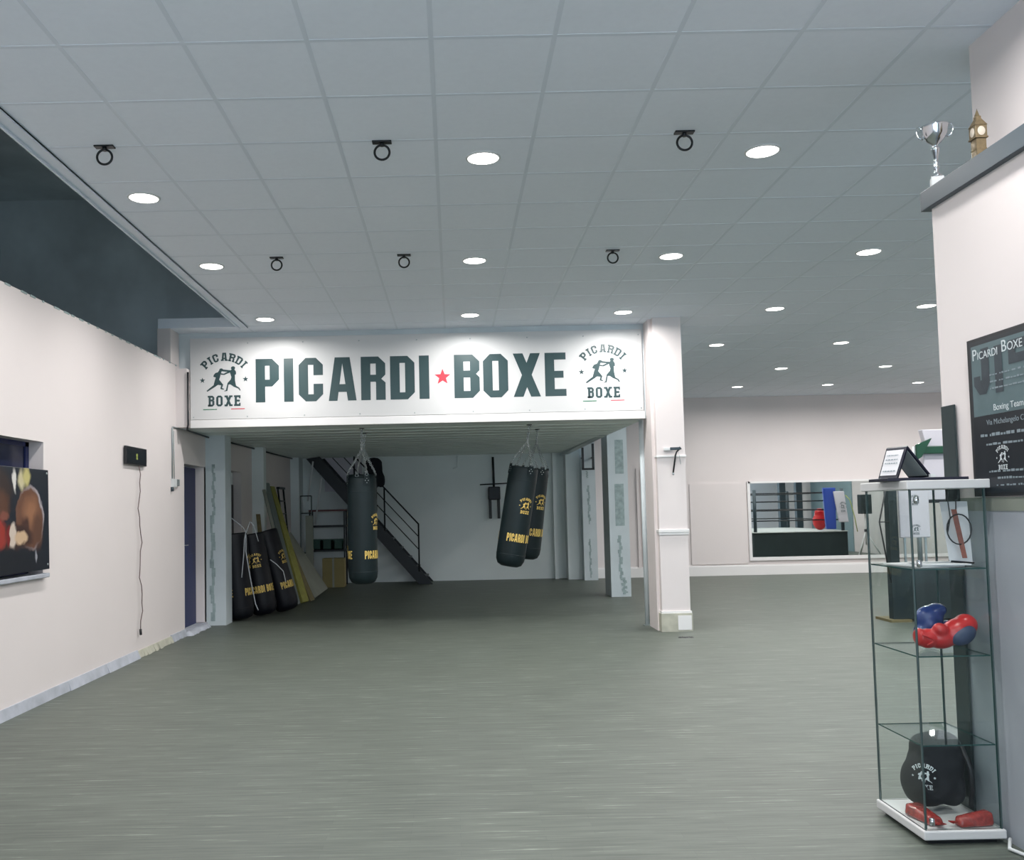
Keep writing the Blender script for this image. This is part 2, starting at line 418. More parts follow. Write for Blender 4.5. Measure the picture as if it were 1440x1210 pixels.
def text_obj(name, s, size, loc, rot, m, parent, ext=.0004, align='LEFT'):
    cu = bpy.data.curves.new(name, 'FONT'); cu.body = s; cu.size = size; cu.extrude = ext; cu.align_x = align
    t = bpy.data.objects.new(name, cu); C.objects.link(t)
    dg = bpy.context.evaluated_depsgraph_get(); dg.update()
    me = bpy.data.meshes.new_from_object(t.evaluated_get(dg)); bpy.data.objects.remove(t)
    o = bpy.data.objects.new(name, me); C.objects.link(o); me.materials.clear(); me.materials.append(m)
    o.location = loc; o.rotation_euler = rot; o.parent = parent
    return o

# ================================================================ SETTING
CZ = 3.783; LW = -3.4
structure(MB().box((-6, -2.4, -.12), (12.2, 19.7, 0)).build('floor', M['floor']))
# ceiling: tile field plus the narrow strip over the sign
c = MB().box((-2.5, -2.4, CZ), (12.2, 19.7, CZ+.12)).box((LW-.15, 10.9, CZ), (-2.5, 11.4, CZ+.12))
structure(c.build('ceiling', M['ceil']))
g = MB()
x = -1.862-.6*1
xs = [-1.862+.6*k for k in range(-1, 24)]; ys = [4.2596+.6*k for k in range(-11, 26)]
for x in xs: g.box((x-.012, -2.4, CZ-.0018), (x+.012, 19.2, CZ+.001))
for y in ys:
    if y < 19.2: g.box((-2.5, y-.012, CZ-.0015), (12.0, y+.012, CZ+.001))
structure(g.build('ceiling_grid', M['tbar']))
# moulding along the free left edge of the ceiling
t = MB().box((-2.56, -2.4, CZ-.012), (-2.46, 10.92, CZ+.12)).box((-2.475, -2.4, CZ-.022), (-2.46, 10.92, CZ)).box((-2.565, -2.4, CZ-.03), (-2.55, 10.92, CZ+.1))
structure(t.build('trim_1', M['tbar']))
# wall_left with window recess, door recess and a second door under the mezzanine
w = MB(); T = .16; WT = 3.33
w.prism([(-2.4, 2.138), (6.0, 2.138), (11.43, 2.138), (11.43, 3.37), (-2.4, 3.2)], 0, LW-T, LW)
w.box((LW-T, -2.4, 0), (LW, 6.0, 2.138)).box((LW-T, 6.0, 0), (LW, 7.5, 1.03)).box((LW-T, 7.5, 0), (LW, 11.43, 2.138))
w.box((LW-T, 11.43, 2.16), (LW, 12.35, 3.37)).box((LW-T, 12.35, 0), (LW, 13.3, 2.75)).box((LW-T, 13.3, 2.18), (LW, 14.5, 2.75)).box((LW-T, 14.5, 0), (LW, 19.7, 2.75))
w.box((LW-T, 10.9, 3.37), (LW, 11.24, CZ)); w.box((LW-.01, 11.1, 2.59), (-3.262, 11.245, 3.32))
structure(w.build('wall_left', M['wall']))
for n, (y0, y1, mt) in enumerate((( -2.4, 9.7, 'greybase'), (9.7, 10.85, 'beige'), (10.85, 11.43, 'greybase'))):
    b = MB(); k = 14
    for i in range(k):
        a0 = y0+(y1-y0)*i/k; a1 = y0+(y1-y0)*(i+1)/k; h = .085-.012*(n == 1); d = .012+random.random()*.012
        b.hexa([(LW, a0, 0), (LW+d*2.2, a0, 0), (LW+d*2.2, a1, 0), (LW, a1, 0)], [(LW, a0, h), (LW+.012, a0, h), (LW+.012, a1, h), (LW, a1, h)])
    structure(b.build('baseboard_left', M[mt]))
structure(MB().box((-2.75, 19.385, 1.95), (-1.95, 19.4, 2.67)).build('trim_9', M['padwhite']))  # paler sheet: light falling on the wall behind the stairs, put in as colour
b = MB()   # rubble of screed at the door threshold
for i in range(9):
    y = 11.45+i*.1; b.lathe([(.0, .05+.02*random.random()), (.05, .035), (.075, 0)], n=7, c=(LW+.02+.03*random.random(), y, 0))
b.box((LW-T, 11.43, 0), (LW+.02, 12.4, .05))
structure(b.build('trim_2', M['greybase']))
# window recess
w = MB(); w.box((LW-.18, 6.0, 1.03), (LW-.13, 7.5, 2.138)); win = structure(w.build('window_1', M['blueglass']))
MB().box((LW-.135, 6.0, 1.03), (LW-.12, 7.5, 1.07)).box((LW-.135, 7.44, 1.03), (LW-.12, 7.5, 2.138)).box((LW-.135, 6.0, 2.1), (LW-.12, 7.5, 2.138)).build('window_frame', M['blue'], win)
MB().box((LW-.13, 6.0, 1.02), (LW+.05, 7.52, 1.055), bev=.006).build('window_sill', M['greybase'], win)
# blue door in its recess
d = structure(MB().box((LW-.155, 11.46, .05), (LW-.115, 12.33, 2.14)).build('door_1', M['blue']))
MB().box((LW-.118, 11.52, 1.15), (LW-.105, 12.25, 2.0)).box((LW-.118, 11.52, .15), (LW-.105, 12.25, 1.0)).build('door_panel', M['blue'], d)
MB().tube([(LW-.115, 11.62, 1.12), (LW-.06, 11.62, 1.12), (LW-.06, 11.78, 1.12)], .009, M['chrome']).build('door_handle', None, d)
structure(MB().box((LW-.2, 12.33, .06), (LW-.0, 12.5, 2.16)).build('trim_3', M['wall']))
d = structure(MB().box((LW-.155, 13.32, 0), (LW-.12, 14.48, 1.98)).build('door_2', M['black']))
MB().box((LW-.15, 13.32, 1.98), (LW-.13, 14.48, 2.17)).build('door_transom', M['backwall'], d)
structure(MB().box((LW-.4, 11.3, 0), (LW-.18, 14.6, 2.3)).build('wall_left_backing', M['void']))

# the dark void above the left wall
v = MB().box((-6.0, -2.4, 3.05), (LW-T, 12.2, 3.2)).box((-6.1, -2.4, 3.2), (-6.0, 12.2, 5.6)).box((-6.1, -2.4, 5.6), (-2.4, 12.2, 5.7))
v.box((-6.1, 11.45, 3.2), (-3.5, 11.6, 5.6)).box((-3.6, 11.4, 3.4), (-2.3, 11.55, 5.6)).box((-2.5, -2.4, CZ+.12), (-2.4, 12.2, 5.6)).box((-6.1, -2.5, 3.2), (-2.4, -2.4, 5.6))
for y in (5.9, 8.9): v.box((-6.0, y, 3.2), (-5.7, y+.45, 5.6))
v.box((-6.0, -2.4, 4.75), (-5.75, 12.2, 5.0))
structure(v.build('wall_upper', M['void']))
# chipped wall head
b = MB()
for i in range(46):
    y = 2+i*.2+random.random()*.1; z = 3.2+(y+2.4)*.0123
    b.box((LW-.02, y, z-.012), (LW+.004, y+.03+random.random()*.1, z+.004))
structure(b.build('trim_4', M['plaster']))

# mezzanine: sloped soffit slab, fascia with flank
MZ0, MZ1 = 2.59, 2.68
m = MB().hexa([(LW-T, 11.28, MZ0), (2.42, 11.28, MZ0), (2.42, 19.5, MZ1), (LW-T, 19.5, MZ1)], [(LW-T, 11.28, 2.9), (2.42, 11.28, 2.9), (2.42, 19.5, 2.9), (LW-T, 19.5, 2.9)], M['soffit'])
for k in range(1, 16):
    y = 11.35+k*.5; z = MZ0+(MZ1-MZ0)*(y-11.25)/8.25
    m.box((LW, y, z-.006), (2.42, y+.06, z+.01), M['soffit'])
structure(m.build('ceiling_mezzanine'))
m = MB().box((LW-T, 11.25, MZ0), (2.43, 11.4, CZ)).box((2.3, 11.4, 2.62), (2.43, 19.4, CZ))
structure(m.build('wall_mezzanine', M['wallcool']))
structure(MB().box((-3.25, 11.19, MZ0-.004), (2.40, 11.27, 2.685), bev=.004).build('trim_5', M['whitetrim']))
# back wall under mezzanine, side piers
structure(MB().box((LW-T, 19.4, 0), (2.7, 19.6, 2.8)).build('wall_back', M['backwall']))
b = MB().box((2.37, 19.0, 0), (2.66, 19.4, 2.75)); b.box((2.12, 19.25, 0), (2.2, 19.4, 2.7)); structure(b.build('pillar_corner', M['backwall']))
def cracks(b, x0, x1, y, segs, m):
    for (cx, z0, z1, wd) in segs:
        n = 12
        for i in range(n):
            a = z0+(z1-z0)*i/n; c_ = z0+(z1-z0)*(i+1)/n; o = math.sin(i*1.7)*wd*.5; h = wd*(.5+.5*abs(math.sin(i*1.1+cx*9)))
            b.box((cx+o-h, y-.003, a), (cx+o+h, y, c_), m)
b = MB().box((2.66, 18.7, 0), (2.94, 19.3, CZ), M['wallcool']); cracks(b, 0, 0, 18.7, [(2.79, .05, .85, .02), (2.79, 1.15, 1.95, .025), (2.77, 2.1, 2.25, .02)], M['plaster'])
structure(b.build('pillar_rear', None))
b = MB().box((2.595, 15.15, 0), (2.925, 15.75, CZ), M['wallcool'])
b.box((2.72, 15.146, 2.05), (2.86, 15.15, 2.62), M['plaster']).box((2.70, 15.146, 1.18), (2.85, 15.15, 1.88), M['plaster'])
cracks(b, 0, 0, 15.148, [(2.76, .3, 1.02, .03), (2.81, .04, .32, .04)], M['plaster'])
structure(b.build('pillar_middle', None))
b = MB().box((-3.5, 12.42, 0), (-3.13, 12.75, 2.62), M['wallcool']); cracks(b, 0, 0, 12.418, [(-3.31, .06, 1.5, .03), (-3.29, 1.5, 2.2, .022)], M['plaster'])
structure(b.build('pillar_left', None))
b = MB().box((LW, 15.28, 0), (LW+.2, 15.48, 2.68)).box((LW, 18.9, 0), (LW+.18, 19.4, 2.7)); structure(b.build('pillar_under', M['backwall']))
# front column beside the sign
b = MB().box((2.46, 10.88, 0), (2.80, 11.42, CZ), M['wall']).box((2.425, 10.98, 0), (2.47, 11.42, CZ), M['wall'])
b.box((2.445, 10.855, 1.175), (2.815, 11.43, 1.215), M['whitetrim'], bev=.006).box((2.452, 10.865, 1.15), (2.808, 11.425, 1.175), M['whitetrim'])
b.box((2.45, 10.862, 2.08), (2.81, 11.42, 2.105), M['whitetrim'], bev=.004)
b.box((2.443, 10.85, 0), (2.815, 11.43, .215), M['beige']).box((2.64, 10.845, .02), (2.80, 10.852, .19), M['whitetrim'])
b.box((2.45, 10.86, .215), (2.81, 11.42, .24), M['whitetrim'])
structure(b.build('column', None))
# right-hand thick wall with ledge and set-back upper wall
structure(MB().box((2.4, -2.4, 0), (2.9, 4.41, 2.94)).build('wall_right', M['wall']))
structure(MB().box((2.397, -2.4, 0), (2.4015, 4.408, 1.445)).build('trim_10', M['dado']))  # thin sheet colouring the wall blue-grey below a sharp line
structure(MB().box((2.392, -2.4, 1.445), (2.4015, 4.408, 1.505)).build('trim_11', M['dadocap']))  # olive-grey band along the top of the blue-grey area
structure(MB().box((2.65, -2.4, 2.94), (2.9, 4.45, CZ)).build('wall_right_upper', M['wall']))
structure(MB().box((2.37, -2.4, 2.94), (2.92, 4.46, 3.035), bev=.003).build('trim_6', M['ledge']))
# ring room and rear walls
structure(MB().box((2.66, 19.2, 0), (12.2, 19.4, CZ)).build('wall_back_right', M['wall']))
structure(MB().box((12.0, -2.4, 0), (12.2, 19.4, CZ)).build('wall_far_right', M['wall']))
wf = MB().box((-6, -2.6, 0), (12.2, -2.4, .4)).box((-6, -2.6, 3.1), (12.2, -2.4, 5.7))
for x0, x1 in ((-6, -2.9), (2.0, 3.4), (11.4, 12.2)): wf.box((x0, -2.6, .4), (x1, -2.4, 3.1))
structure(wf.build('wall_front', M['wall']))
for n_, (x0, x1) in enumerate(((-2.9, 2.0), (3.4, 11.4))):  # added unseen windows, letting in sky light to brighten the ceiling
    fr = MB().box((x0, -2.55, .4), (x1, -2.45, .46)).box((x0, -2.55, 3.04), (x1, -2.45, 3.1))
    k_ = 4 if n_ == 0 else 6
    for i in range(k_+1):
        x = x0+(x1-x0)*i/k_; fr.box((x-.03, -2.55, .4), (x+.03, -2.45, 3.1))
    fr = structure(fr.build('window_%d' % (n_+2), M['alu']))
    MB().box((x0, -2.505, .46), (x1, -2.495, 3.04)).build('pane', M['glass'], fr)
    ld = bpy.data.lights.new('window_portal', 'AREA'); ld.shape = 'RECTANGLE'; ld.size = x1-x0; ld.size_y = 2.7; ld.cycles.is_portal = True
    lo = bpy.data.objects.new('window_portal', ld); C.objects.link(lo); lo.parent = fr; lo.location = ((x0+x1)/2, -2.62, 1.75); lo.rotation_euler = (PI/2, 0, 0)
b = MB().box((2.9, 19.15, 0), (12, 19.2, .19)).box((2.9, 19.17, .19), (12, 19.2, .215)); structure(b.build('baseboard_back', M['whitetrim']))
b = MB().box((5.0, 19.175, .24), (6.2, 19.2, 1.94)).box((3.88, 19.16, .2), (3.93, 19.2, 2.3)).box((3.98, 19.16, .2), (4.02, 19.2, 2.3)); structure(b.build('trim_7', M['wall']))
for yy, x0, x1 in ((4.5, 11.9, 12),):
    pass

# ================================================================ CEILING LIGHTS
LPOW = 28.5
WORLD = 4.6  # sky strength, as fill through the added front windows
def downlight(x, y, label, r=.1):
    t = thing('ceiling_light', label, 'light', (x, y, CZ), 'round recessed ceiling lights')
    MB().lathe([(r+.014, 0), (r+.014, -.006), (r+.002, -.010), (r, -.004)], n=28).build('trim_ring', M['plastic'], t)
    MB().lathe([(0, -.006), (r, -.006), (r, -.001)], n=28).build('diffuser', M['diff'], t)
    ld = bpy.data.lights.new('lamp', 'AREA'); ld.shape = 'DISK'; ld.size = 2*r*.96; ld.energy = LPOW; ld.color = (1, .985, .97); ld.spread = math.radians(166)
    lo = bpy.data.objects.new('lamp', ld); C.objects.link(lo); lo.parent = t; lo.location = (0, 0, -.012)
    return t
vis = [(-2.17, 6.36, 'lit round ceiling light, leftmost and nearest of the column beside the dark opening'),
 (-2.17, 8.175, 'lit round ceiling light, middle one of the three beside the dark opening'),
 (-2.16, 10.49, 'lit round ceiling light above the left emblem of the sign'),
 (.24, 5.76, 'lit round ceiling light at the top centre, nearest one in the centre row'),
 (.24, 8.175, 'lit round ceiling light, middle of the three in the centre row'),
 (.24, 10.5, 'lit round ceiling light just above the middle of the sign'),
 (2.05, 5.745, 'large bright round ceiling light at upper right, biggest of all'),
 (2.04, 8.17, 'lit round ceiling light just right of the small ring hook over the sign'),
 (2.04, 10.52, 'lit round ceiling light above the right emblem of the sign, left of the column top'),
 (3.85, 8.17, 'lit round ceiling light at right, alone below the biggest one'),
 (3.82, 10.51, 'lit round ceiling light to the right of the column, nearest of its line'),
 (5.61, 10.53, 'lit round ceiling light half hidden by the edge of the right wall'),
 (3.81, 12.84, 'lit round ceiling light immediately right of the column, lower one'),
 (5.61, 12.88, 'lit round ceiling light in the far room, second from the right wall in its row'),
 (5.60, 15.23, 'lit round ceiling light in the far room, left one of the second-last row'),
 (7.37, 15.24, 'lit round ceiling light in the far room, right one of the second-last row'),
 (5.575, 17.52, 'small lit round ceiling light, leftmost of the last row by the back wall'),
 (7.32, 17.49, 'small lit round ceiling light, middle of the last row by the back wall'),
 (9.06, 17.46, 'small lit round ceiling light, rightmost of the last row by the back wall')]
for x, y, l in vis: downlight(x, y, l)
for x, y, l in [(.24, 3.3, 'round ceiling light just out of frame over the camera'), (-2.17, 3.3, 'round ceiling light left of and behind the view'), (2.05, 3.3, 'round ceiling light by the high ledge'),
             (-2.17, .5, 'round ceiling light behind the camera, left'), (.24, .5, 'round ceiling light behind the camera, centre'), (2.05, .5, 'round ceiling light behind the camera, right'),
             (5.6, 8.17, 'round ceiling light before the boxing ring, left'), (7.4, 12.86, 'round ceiling light over the boxing ring'), (7.4, 8.17, 'round ceiling light before the boxing ring, right'),
             (10.8, 15.2, 'round ceiling light by the far right wall'), (5.6, 4.0, 'round ceiling light behind the thick right wall'), (9.5, 9.0, 'round ceiling light at the ring room right side'), (10.8, 11.5, 'round ceiling light beside the ring'), (9.1, 12.86, 'round ceiling light over the ring, right of centre'), (9.1, 15.24, 'round ceiling light between ring and mirror wall'), (10.8, 17.48, 'round ceiling light nearest the far right corner'), (7.4, 10.5, 'round ceiling light over the near side of the ring')]:  # unseen lights continuing the rows; the last ones added to brighten the far wall
    downlight(x, y, l)

# ================================================================ CEILING RING HOOKS
def ring_hook(x, y, label):
    t = thing('ring_hook', label, 'hook', (x, y, CZ), 'black ring hooks under the ceiling')
    MB().box((-.06, -.025, -.010), (.06, .025, 0), bev=.003).tube([(0, 0, -.008), (0, 0, -.03)], .014, n=10).build('mount_plate', M['blackmet'], t)
    MB().tube([(.046*math.sin(k*PI/16), 0, -.069+.046*math.cos(k*PI/16)) for k in range(32)], .0072, n=8, closed=True).build('ring', M['blackmet'], t)
for x, y, l in [(-2.10, 5.45, 'black ring hook on the ceiling above the leftmost lights'),
                (-.395, 5.47, 'black ring hook on the ceiling left of the top centre light'),
                (1.46, 5.42, 'black ring hook on the ceiling just left of the biggest light'),
                (-1.53, 7.95, 'small black ring hook on the ceiling above the left end of the lettering'),
                (-.395, 7.95, 'small black ring hook on the ceiling left of the middle centre-row light'),
                (1.465, 7.95, 'small black ring hook on the ceiling above the right part of the sign')]:
    ring_hook(x, y, l)

# ================================================================ SIGN
S = thing('wall_sign', 'long white sign board with dark block letters PICARDI BOXE and boxer emblems', 'sign', (0, 11.25, 2.69))
MB().box((-3.25, 0, 0), (2.39, -.05, 1.02), bev=.004).build('sign_board', M['white'], S)
for x, z in ((-2.53, .95), (-1.84, .95), (-1.14, .95), (-.42, .945), (.25, .945), (.96, .945), (1.66, .945), (2.35, .95), (-3.21, .03), (-2.54, .03), (-1.83, .03), (-1.14, .03), (-.46, .03), (.27, .03), (.97, .03), (1.66, .03), (2.36, .03)):
    MB().lathe([(0, .004), (.007, .003), (.009, 0)], n=8, c=(x, -.05, z), rot=Matrix.Rotation(PI/2, 3, 'X')).build('screw', M['alu'], S)
SP = lambda u, v, w=0: (u, -.051-w, v)
for ch, x0, x1 in (('P', -2.433, -2.141), ('I', -2.081, -1.963), ('C', -1.897, -1.594), ('A', -1.525, -1.179), ('R', -1.121, -.816), ('D', -.756, -.452), ('I', -.395, -.271),
                   ('B', .041, .358), ('O', .402, .713), ('X', .777, 1.116), ('E', 1.173, 1.435)):
    W = x1-x0; s = W if ch == 'I' else .118
    pl = [[(px+x0, py+.20) for px, py in p] for p in glyph(ch, W, .545, s, .088)]
    decal('letter_'+ch.lower(), pl, SP, M['ink'], S, thick=.003)
decal('star', [star(-.104, .47, .105)], SP, M['red'], S, thick=.003)['label'] = 'red five-pointed star between the words'
k = .0728
for x0, z0 in ((-2.83, .482), (1.895, .487)):
    f = lambda u, v, w=0, x0=x0, z0=z0: (x0+u*k, -.0512-w, z0+v*k)
    e = emblem_on('emblem', f, M['ink'], S, 1); e['label'] = 'emblem of two boxers between the arched word PICARDI and BOXE'
    decal('green_stripe', EM['green'], f, M['green'], e, thick=.001); decal('red_stripe', EM['red'], f, M['red'], e, thick=.001)

# ================================================================ HEAVY BAGS
def bag_body(t, H=1.4, R=.19, m=None, start=0, copies=2, gold=None, zt=.33, lean_empty=False):
    m = m or M['bag']
    prof = [(0, 0), (R*.55, .004), (R*.82, .03), (R*.96, .085), (R, .15), (R*1.005, H*.4), (R, H*.62), (R*1.0, H-.10), (R*.99, H-.02), (R*.95, H), (R*.9, H-.012), (0, H-.02)]
    body = MB().lathe(prof, n=36).build('bag_body', m, t)
    MB().lathe([(R*1.004, H*.86), (R*1.012, H*.862), (R*1.012, H*.866), (R*1.004, H*.868)], n=36).build('seam', m, body)
    MB().lathe([(R*1.0, .155), (R*1.01, .158), (R*1.01, .163), (R*1.0, .166)], n=36).build('seam', m, body)
    r = R+.0035
    pl, tw = words('PICARDI BOXE', .105, {'*': .034, 'I': .013, 'A': .038}, .0135, .016, .0075, .022)
    def wrap(a0): return lambda u, v, w=0: ((r+w)*math.sin(a0+u/r), -(r+w)*math.cos(a0+u/r), v)
    for c_ in range(copies):
        a0 = math.radians(start+180*c_)
        decal('bag_lettering', [[(x, y+zt) for x, y in p] for p in pl], wrap(a0), gold or M['gold'], t, cut=.012)
        kk = .0225; a1 = a0+math.radians(56)
        emblem_on('bag_emblem', wrap(a1), gold or M['gold'], t, kk, 0, zt+.47, cut=.012)
    return body
def rigging(t, H, R, apex, hook, start=25, mm=None):
    """four chains from D-ring tabs to a swivel, then one chain to the hook"""
    mm = mm or M['chain']
    for q in range(4):
        a = math.radians(start+90*q); p = Vector((R*.97*math.sin(a), -R*.97*math.cos(a), H))
        n = Vector((math.sin(a), -math.cos(a), 0)); s_ = Vector((math.cos(a), math.sin(a), 0))
        tb = MB(); c0 = p+n*.01
        tb.slab([c0-s_*.045+Vector((0, 0, -.10)), c0+s_*.045+Vector((0, 0, -.10)), c0+s_*.03+Vector((0, 0, .03)), c0-s_*.03+Vector((0, 0, .03))], .003, M['bag'])
        for dx, dz in ((-.02, -.045), (.02, -.045), (0, -.075), (0, -.02)):
            tb.lathe([(0, .004), (.006, .002), (.007, 0)], M['chain'], n=8, c=tuple(c0+s_*dx+n*.003+Vector((0, 0, dz))), rot=n.to_track_quat('Z', 'Y').to_matrix())
        tab = tb.build('hanging_tab', None, t)
        MB().tube([c0+s_*math.cos(j*PI/6)*.02+Vector((0, 0, .035+math.sin(j*PI/6)*.02)) for j in range(12)], .004, n=6, closed=True).build('d_ring', mm, tab)
        MB().chain(c0+Vector((0, 0, .05)), apex, m=mm).build('chain', None, t)
    MB().lathe([(.0, .03), (.014, .02), (.014, -.02), (0, -.03)], n=10, c=tuple(apex)).build('swivel', mm, t)
    MB().chain(apex, hook, link=.045, r=.005, w=.014, m=mm).build('top_chain', None, t)
def hang_bag(name, base, tilt, hook, label, start, H=1.38, apexz=.37):
    t = thing(name, label, 'punching bag', base, 'black punching bags hanging from the mezzanine', (0, tilt, 0))
    bag_body(t, H, .19, M['bag'], start)
    inv = Matrix.Rotation(-tilt, 3, 'Y') @ (Vector(hook)-Vector(base))
    top = Vector((0, 0, H)); d = (inv-top); apex = top+d.normalized()*apexz
    rigging(t, H, .19, apex, inv)
    h = MB().lathe([(.035, 0), (.035, -.008), (.012, -.012), (0, -.012)], n=16).tube([(.0, 0, -.01), (.014, 0, -.02), (0, 0, -.045), (-.012, 0, -.03)], .004, n=6).build('ceiling_hook', M['blackmet'], t)
    h.location = inv; h.rotation_euler = (0, -tilt, 0)
    return t
zs = lambda y: MZ0+(MZ1-MZ0)*(y-11.25)/8.25
hang_bag('punching_bag', (-1.19, 11.78, .57), 0, (-1.18, 11.78, zs(11.78)), 'dark punching bag hanging straight, the front one on the left chain', 13)
hang_bag('punching_bag', (-1.30, 12.6, .60), math.radians(1), (-1.22, 12.6, zs(12.6)), 'dark punching bag hanging behind the straight one on the left', 30, H=1.42)
hang_bag('punching_bag', (.70, 11.78, .755), math.radians(10), (1.01, 11.78, zs(11.78)), 'dark punching bag hanging tilted with gold lettering, the front one on the right', -30, H=1.30, apexz=.34)
hang_bag('punching_bag', (.985, 12.6, .80), math.radians(7.5), (1.19, 12.6, zs(12.6)), 'dark punching bag half hidden behind the tilted one on the right', -20, H=1.26, apexz=.36)

# bags stored on the floor by the left pier
def stored_bag(base, rot, label, start, H=1.25, R=.19):
    t = thing('stored_punching_bag', label, 'punching bag', base, 'black punching bags stored leaning by the left pillar', rot)
    bag_body(t, H, R, M['bagblk'], start, gold=M['gold'])
    return t
s1 = stored_bag((-3.05, 12.96, .02), (0, math.radians(-5), 0), 'black punching bag leaning nearest the left pillar with loose straps', 40, H=1.22)
s2 = stored_bag((-2.80, 13.39, .03), (0, math.radians(-10), 0), 'black punching bag leaning with full gold lettering facing out, second in the stored row', -42, H=1.2)
s3 = stored_bag((-2.54, 13.80, .04), (0, math.radians(-16), 0), 'black punching bag at the right end of the stored row, foot nearest the boards', 12, H=1.25)
def strap(pts, r, bag):
    b = MB(); P = [Vector(p) for p in pts]; Q = []
    for a, b_ in zip(P, P[1:]):
        for k_ in range(5): Q.append(a.lerp(b_, k_/5))
    Q.append(P[-1])
    b.tube(Q, r, n=6); o = b.build('hanging_strap', M['strap'], bag); from mathutils import Euler
    o.matrix_parent_inverse = (Matrix.Translation(bag.location) @ bag.rotation_euler.to_matrix().to_4x4()).inverted(); return o
strap([(-3.2, 12.76, 1.51), (-2.98, 12.77, 1.33), (-2.93, 12.76, 1.26)], .006, s1)
strap([(-2.93, 12.76, 1.26), (-2.95, 12.755, 1.15), (-2.96, 12.75, .95), (-2.99, 12.74, .62)], .007, s1)
strap([(-2.93, 12.76, 1.22), (-2.93, 12.75, .98), (-2.87, 12.75, .6), (-2.80, 12.74, .25), (-2.76, 12.73, .16)], .008, s1)
strap([(-2.93, 12.76, 1.24), (-2.88, 12.8, 1.40), (-2.83, 12.8, 1.35), (-2.76, 12.78, 1.12)], .006, s1)
strap([(-2.64, 12.99, .85), (-2.55, 13.0, .78), (-2.46, 13.02, .68), (-2.43, 13.05, .52)], .007, s2)

# ================================================================ LEANING BOARDS, LADDER, FRAME
def leaning(name, lo0, lo1, hi1, hi0, t_, m, label, cat='board', grp='boards leaning on the left wall'):
    return tag(MB().slab([lo0, lo1, hi1, hi0], t_).build(name, m), label, cat, grp)
leaning('plasterboard_sheet', (-2.44, 15.7, .03), (-2.5, 17.75, .02), (-3.24, 17.9, 1.12), (-3.12, 16.60, 1.12), .02, M['board'], 'wide grey plasterboard sheet leaning beside the narrow boards')
leaning('wooden_plank', (-2.46, 15.38, .01), (-2.43, 15.60, .01), (-2.93, 16.22, .95), (-2.97, 15.95, .95), .02, M['wood'], 'short brown wooden board between the grey sheet and the yellow board')
leaning('yellow_board', (-2.57, 15.10, .01), (-2.50, 15.32, .01), (-3.29, 16.5, 1.98), (-3.30, 16.2, 1.98), .04, M['boardyel'], 'long yellow board leaning on the left wall')
leaning('dark_board', (-2.60, 14.75, .01), (-2.59, 15.02, .01), (-3.30, 16.10, 2.04), (-3.31, 15.72, 2.04), .03, M['greytube'], 'long dark grey board leaning in front of the yellow one')
leaning('grey_plank', (-2.62, 14.45, .01), (-2.585, 14.47, .01), (-3.17, 15.24, 1.90), (-3.21, 15.2, 1.90), .03, M['board'], 'long thin pale plank, leftmost of the leaning boards')
leaning('wooden_plank', (-3.12, 14.9, .01), (-3.05, 14.92, .01), (-3.25, 15.2, 1.5), (-3.32, 15.2, 1.5), .02, M['wood'], 'short brown plank standing upright behind the stored bags')
t = thing('folding_ladder', 'black folded stepladder leaning behind the long boards', 'ladder', (0, 0, 0))
a0, a1, b0, b1 = Vector((-3.30, 18.1, 0)), Vector((-3.30, 18.55, 0)), Vector((-3.375, 17.4, 2.0)), Vector((-3.375, 17.95, 2.0))
for a, b_ in ((a0, b0), (a1, b1)): MB().tube([a, b_], .018, n=6).build('rail', M['blackmet'], t)
for k_ in range(1, 8): MB().tube([a0.lerp(b0, k_/8), a1.lerp(b1, k_/8)], .012, n=6).build('rung', M['blackmet'], t)
MB().box((-3.398, 17.38, 1.98), (-3.34, 17.98, 2.02)).build('top_cap', M['blackmet'], t)
t = thing('metal_trestle', 'grey metal tube trestle standing behind the grey sheet', 'trestle', (0, 0, 0))
for x in (-3.1, -2.88): MB().tube([(x, 18.3, 0), (x, 18.35, 1.85)], .014, n=6).build('leg', M['greytube'], t)
for z in (1.85, 1.5, .7): MB().tube([(-3.1, 18.34, z), (-2.88, 18.34, z)], .012, n=6).build('crossbar', M['blackmet'], t)
MB().box((-2.98, 18.2, 0), (-2.84, 18.28, 1.45)).build('panel', M['board'], t)

# ================================================================ STAIRCASE
t = thing('steel_staircase', 'black steel staircase rising to the left against the back wall', 'staircase', (0, 0, 0))
YA, YB = 18.6, 19.32
sl = (2.66-.0)/(-2.88+.5)      # slope of the flight
for y in (YA, YB): MB().prism([(-.46, 0), (-.74, 0), (-3.02, 2.62), (-2.74, 2.66)], 1, y, y+.04).build('stringer', M['blackmet'], t)
for k_ in range(1, 14):
    x = -.5-.175*k_; z = -.03+.196*k_
    if z < 2.6: MB().box((x-.15, YA+.04, z-.03), (x+.12, YB, z)).build('tread', M['blackmet'], t)
for x, z0, z1 in ((-.73, .26, 1.22), (-2.03, 1.8, 2.65), (-1.42, 1.1, 1.98)):
    MB().tube([(x, YA-.01, z0), (x, YA-.01, z1)], .018, n=6).build('railing_post', M['blackmet'], t)
for dz, r in ((0, .017), (-.26, .011), (-.52, .011)):
    x1 = -.72; z1 = 1.22+dz; L_ = 1.75 if dz == 0 else 1.9
    zt = min(2.63, z1+L_*1.1); x2 = x1-(zt-z1)/1.1
    MB().tube([(x1, YA-.01, z1), (x2, YA-.01, zt)], r, n=6).build('handrail' if dz == 0 else 'railing_bar', M['blackmet'], t)
o = blob('hung_jacket', [((-1.60, 18.52, 2.38), (.17, .07, .24)), ((-1.62, 18.52, 2.5), (.18, .07, .12)), ((-1.5, 18.52, 2.18), (.11, .06, .2), (0, -.2, 0)), ((-1.66, 18.52, 1.85), (.11, .06, .38)), ((-1.62, 18.52, 1.6), (.07, .05, .25))], M['jacket'], voxel=.025)
tag(o, 'black jacket hung over the stair railing behind the left bag', 'jacket')
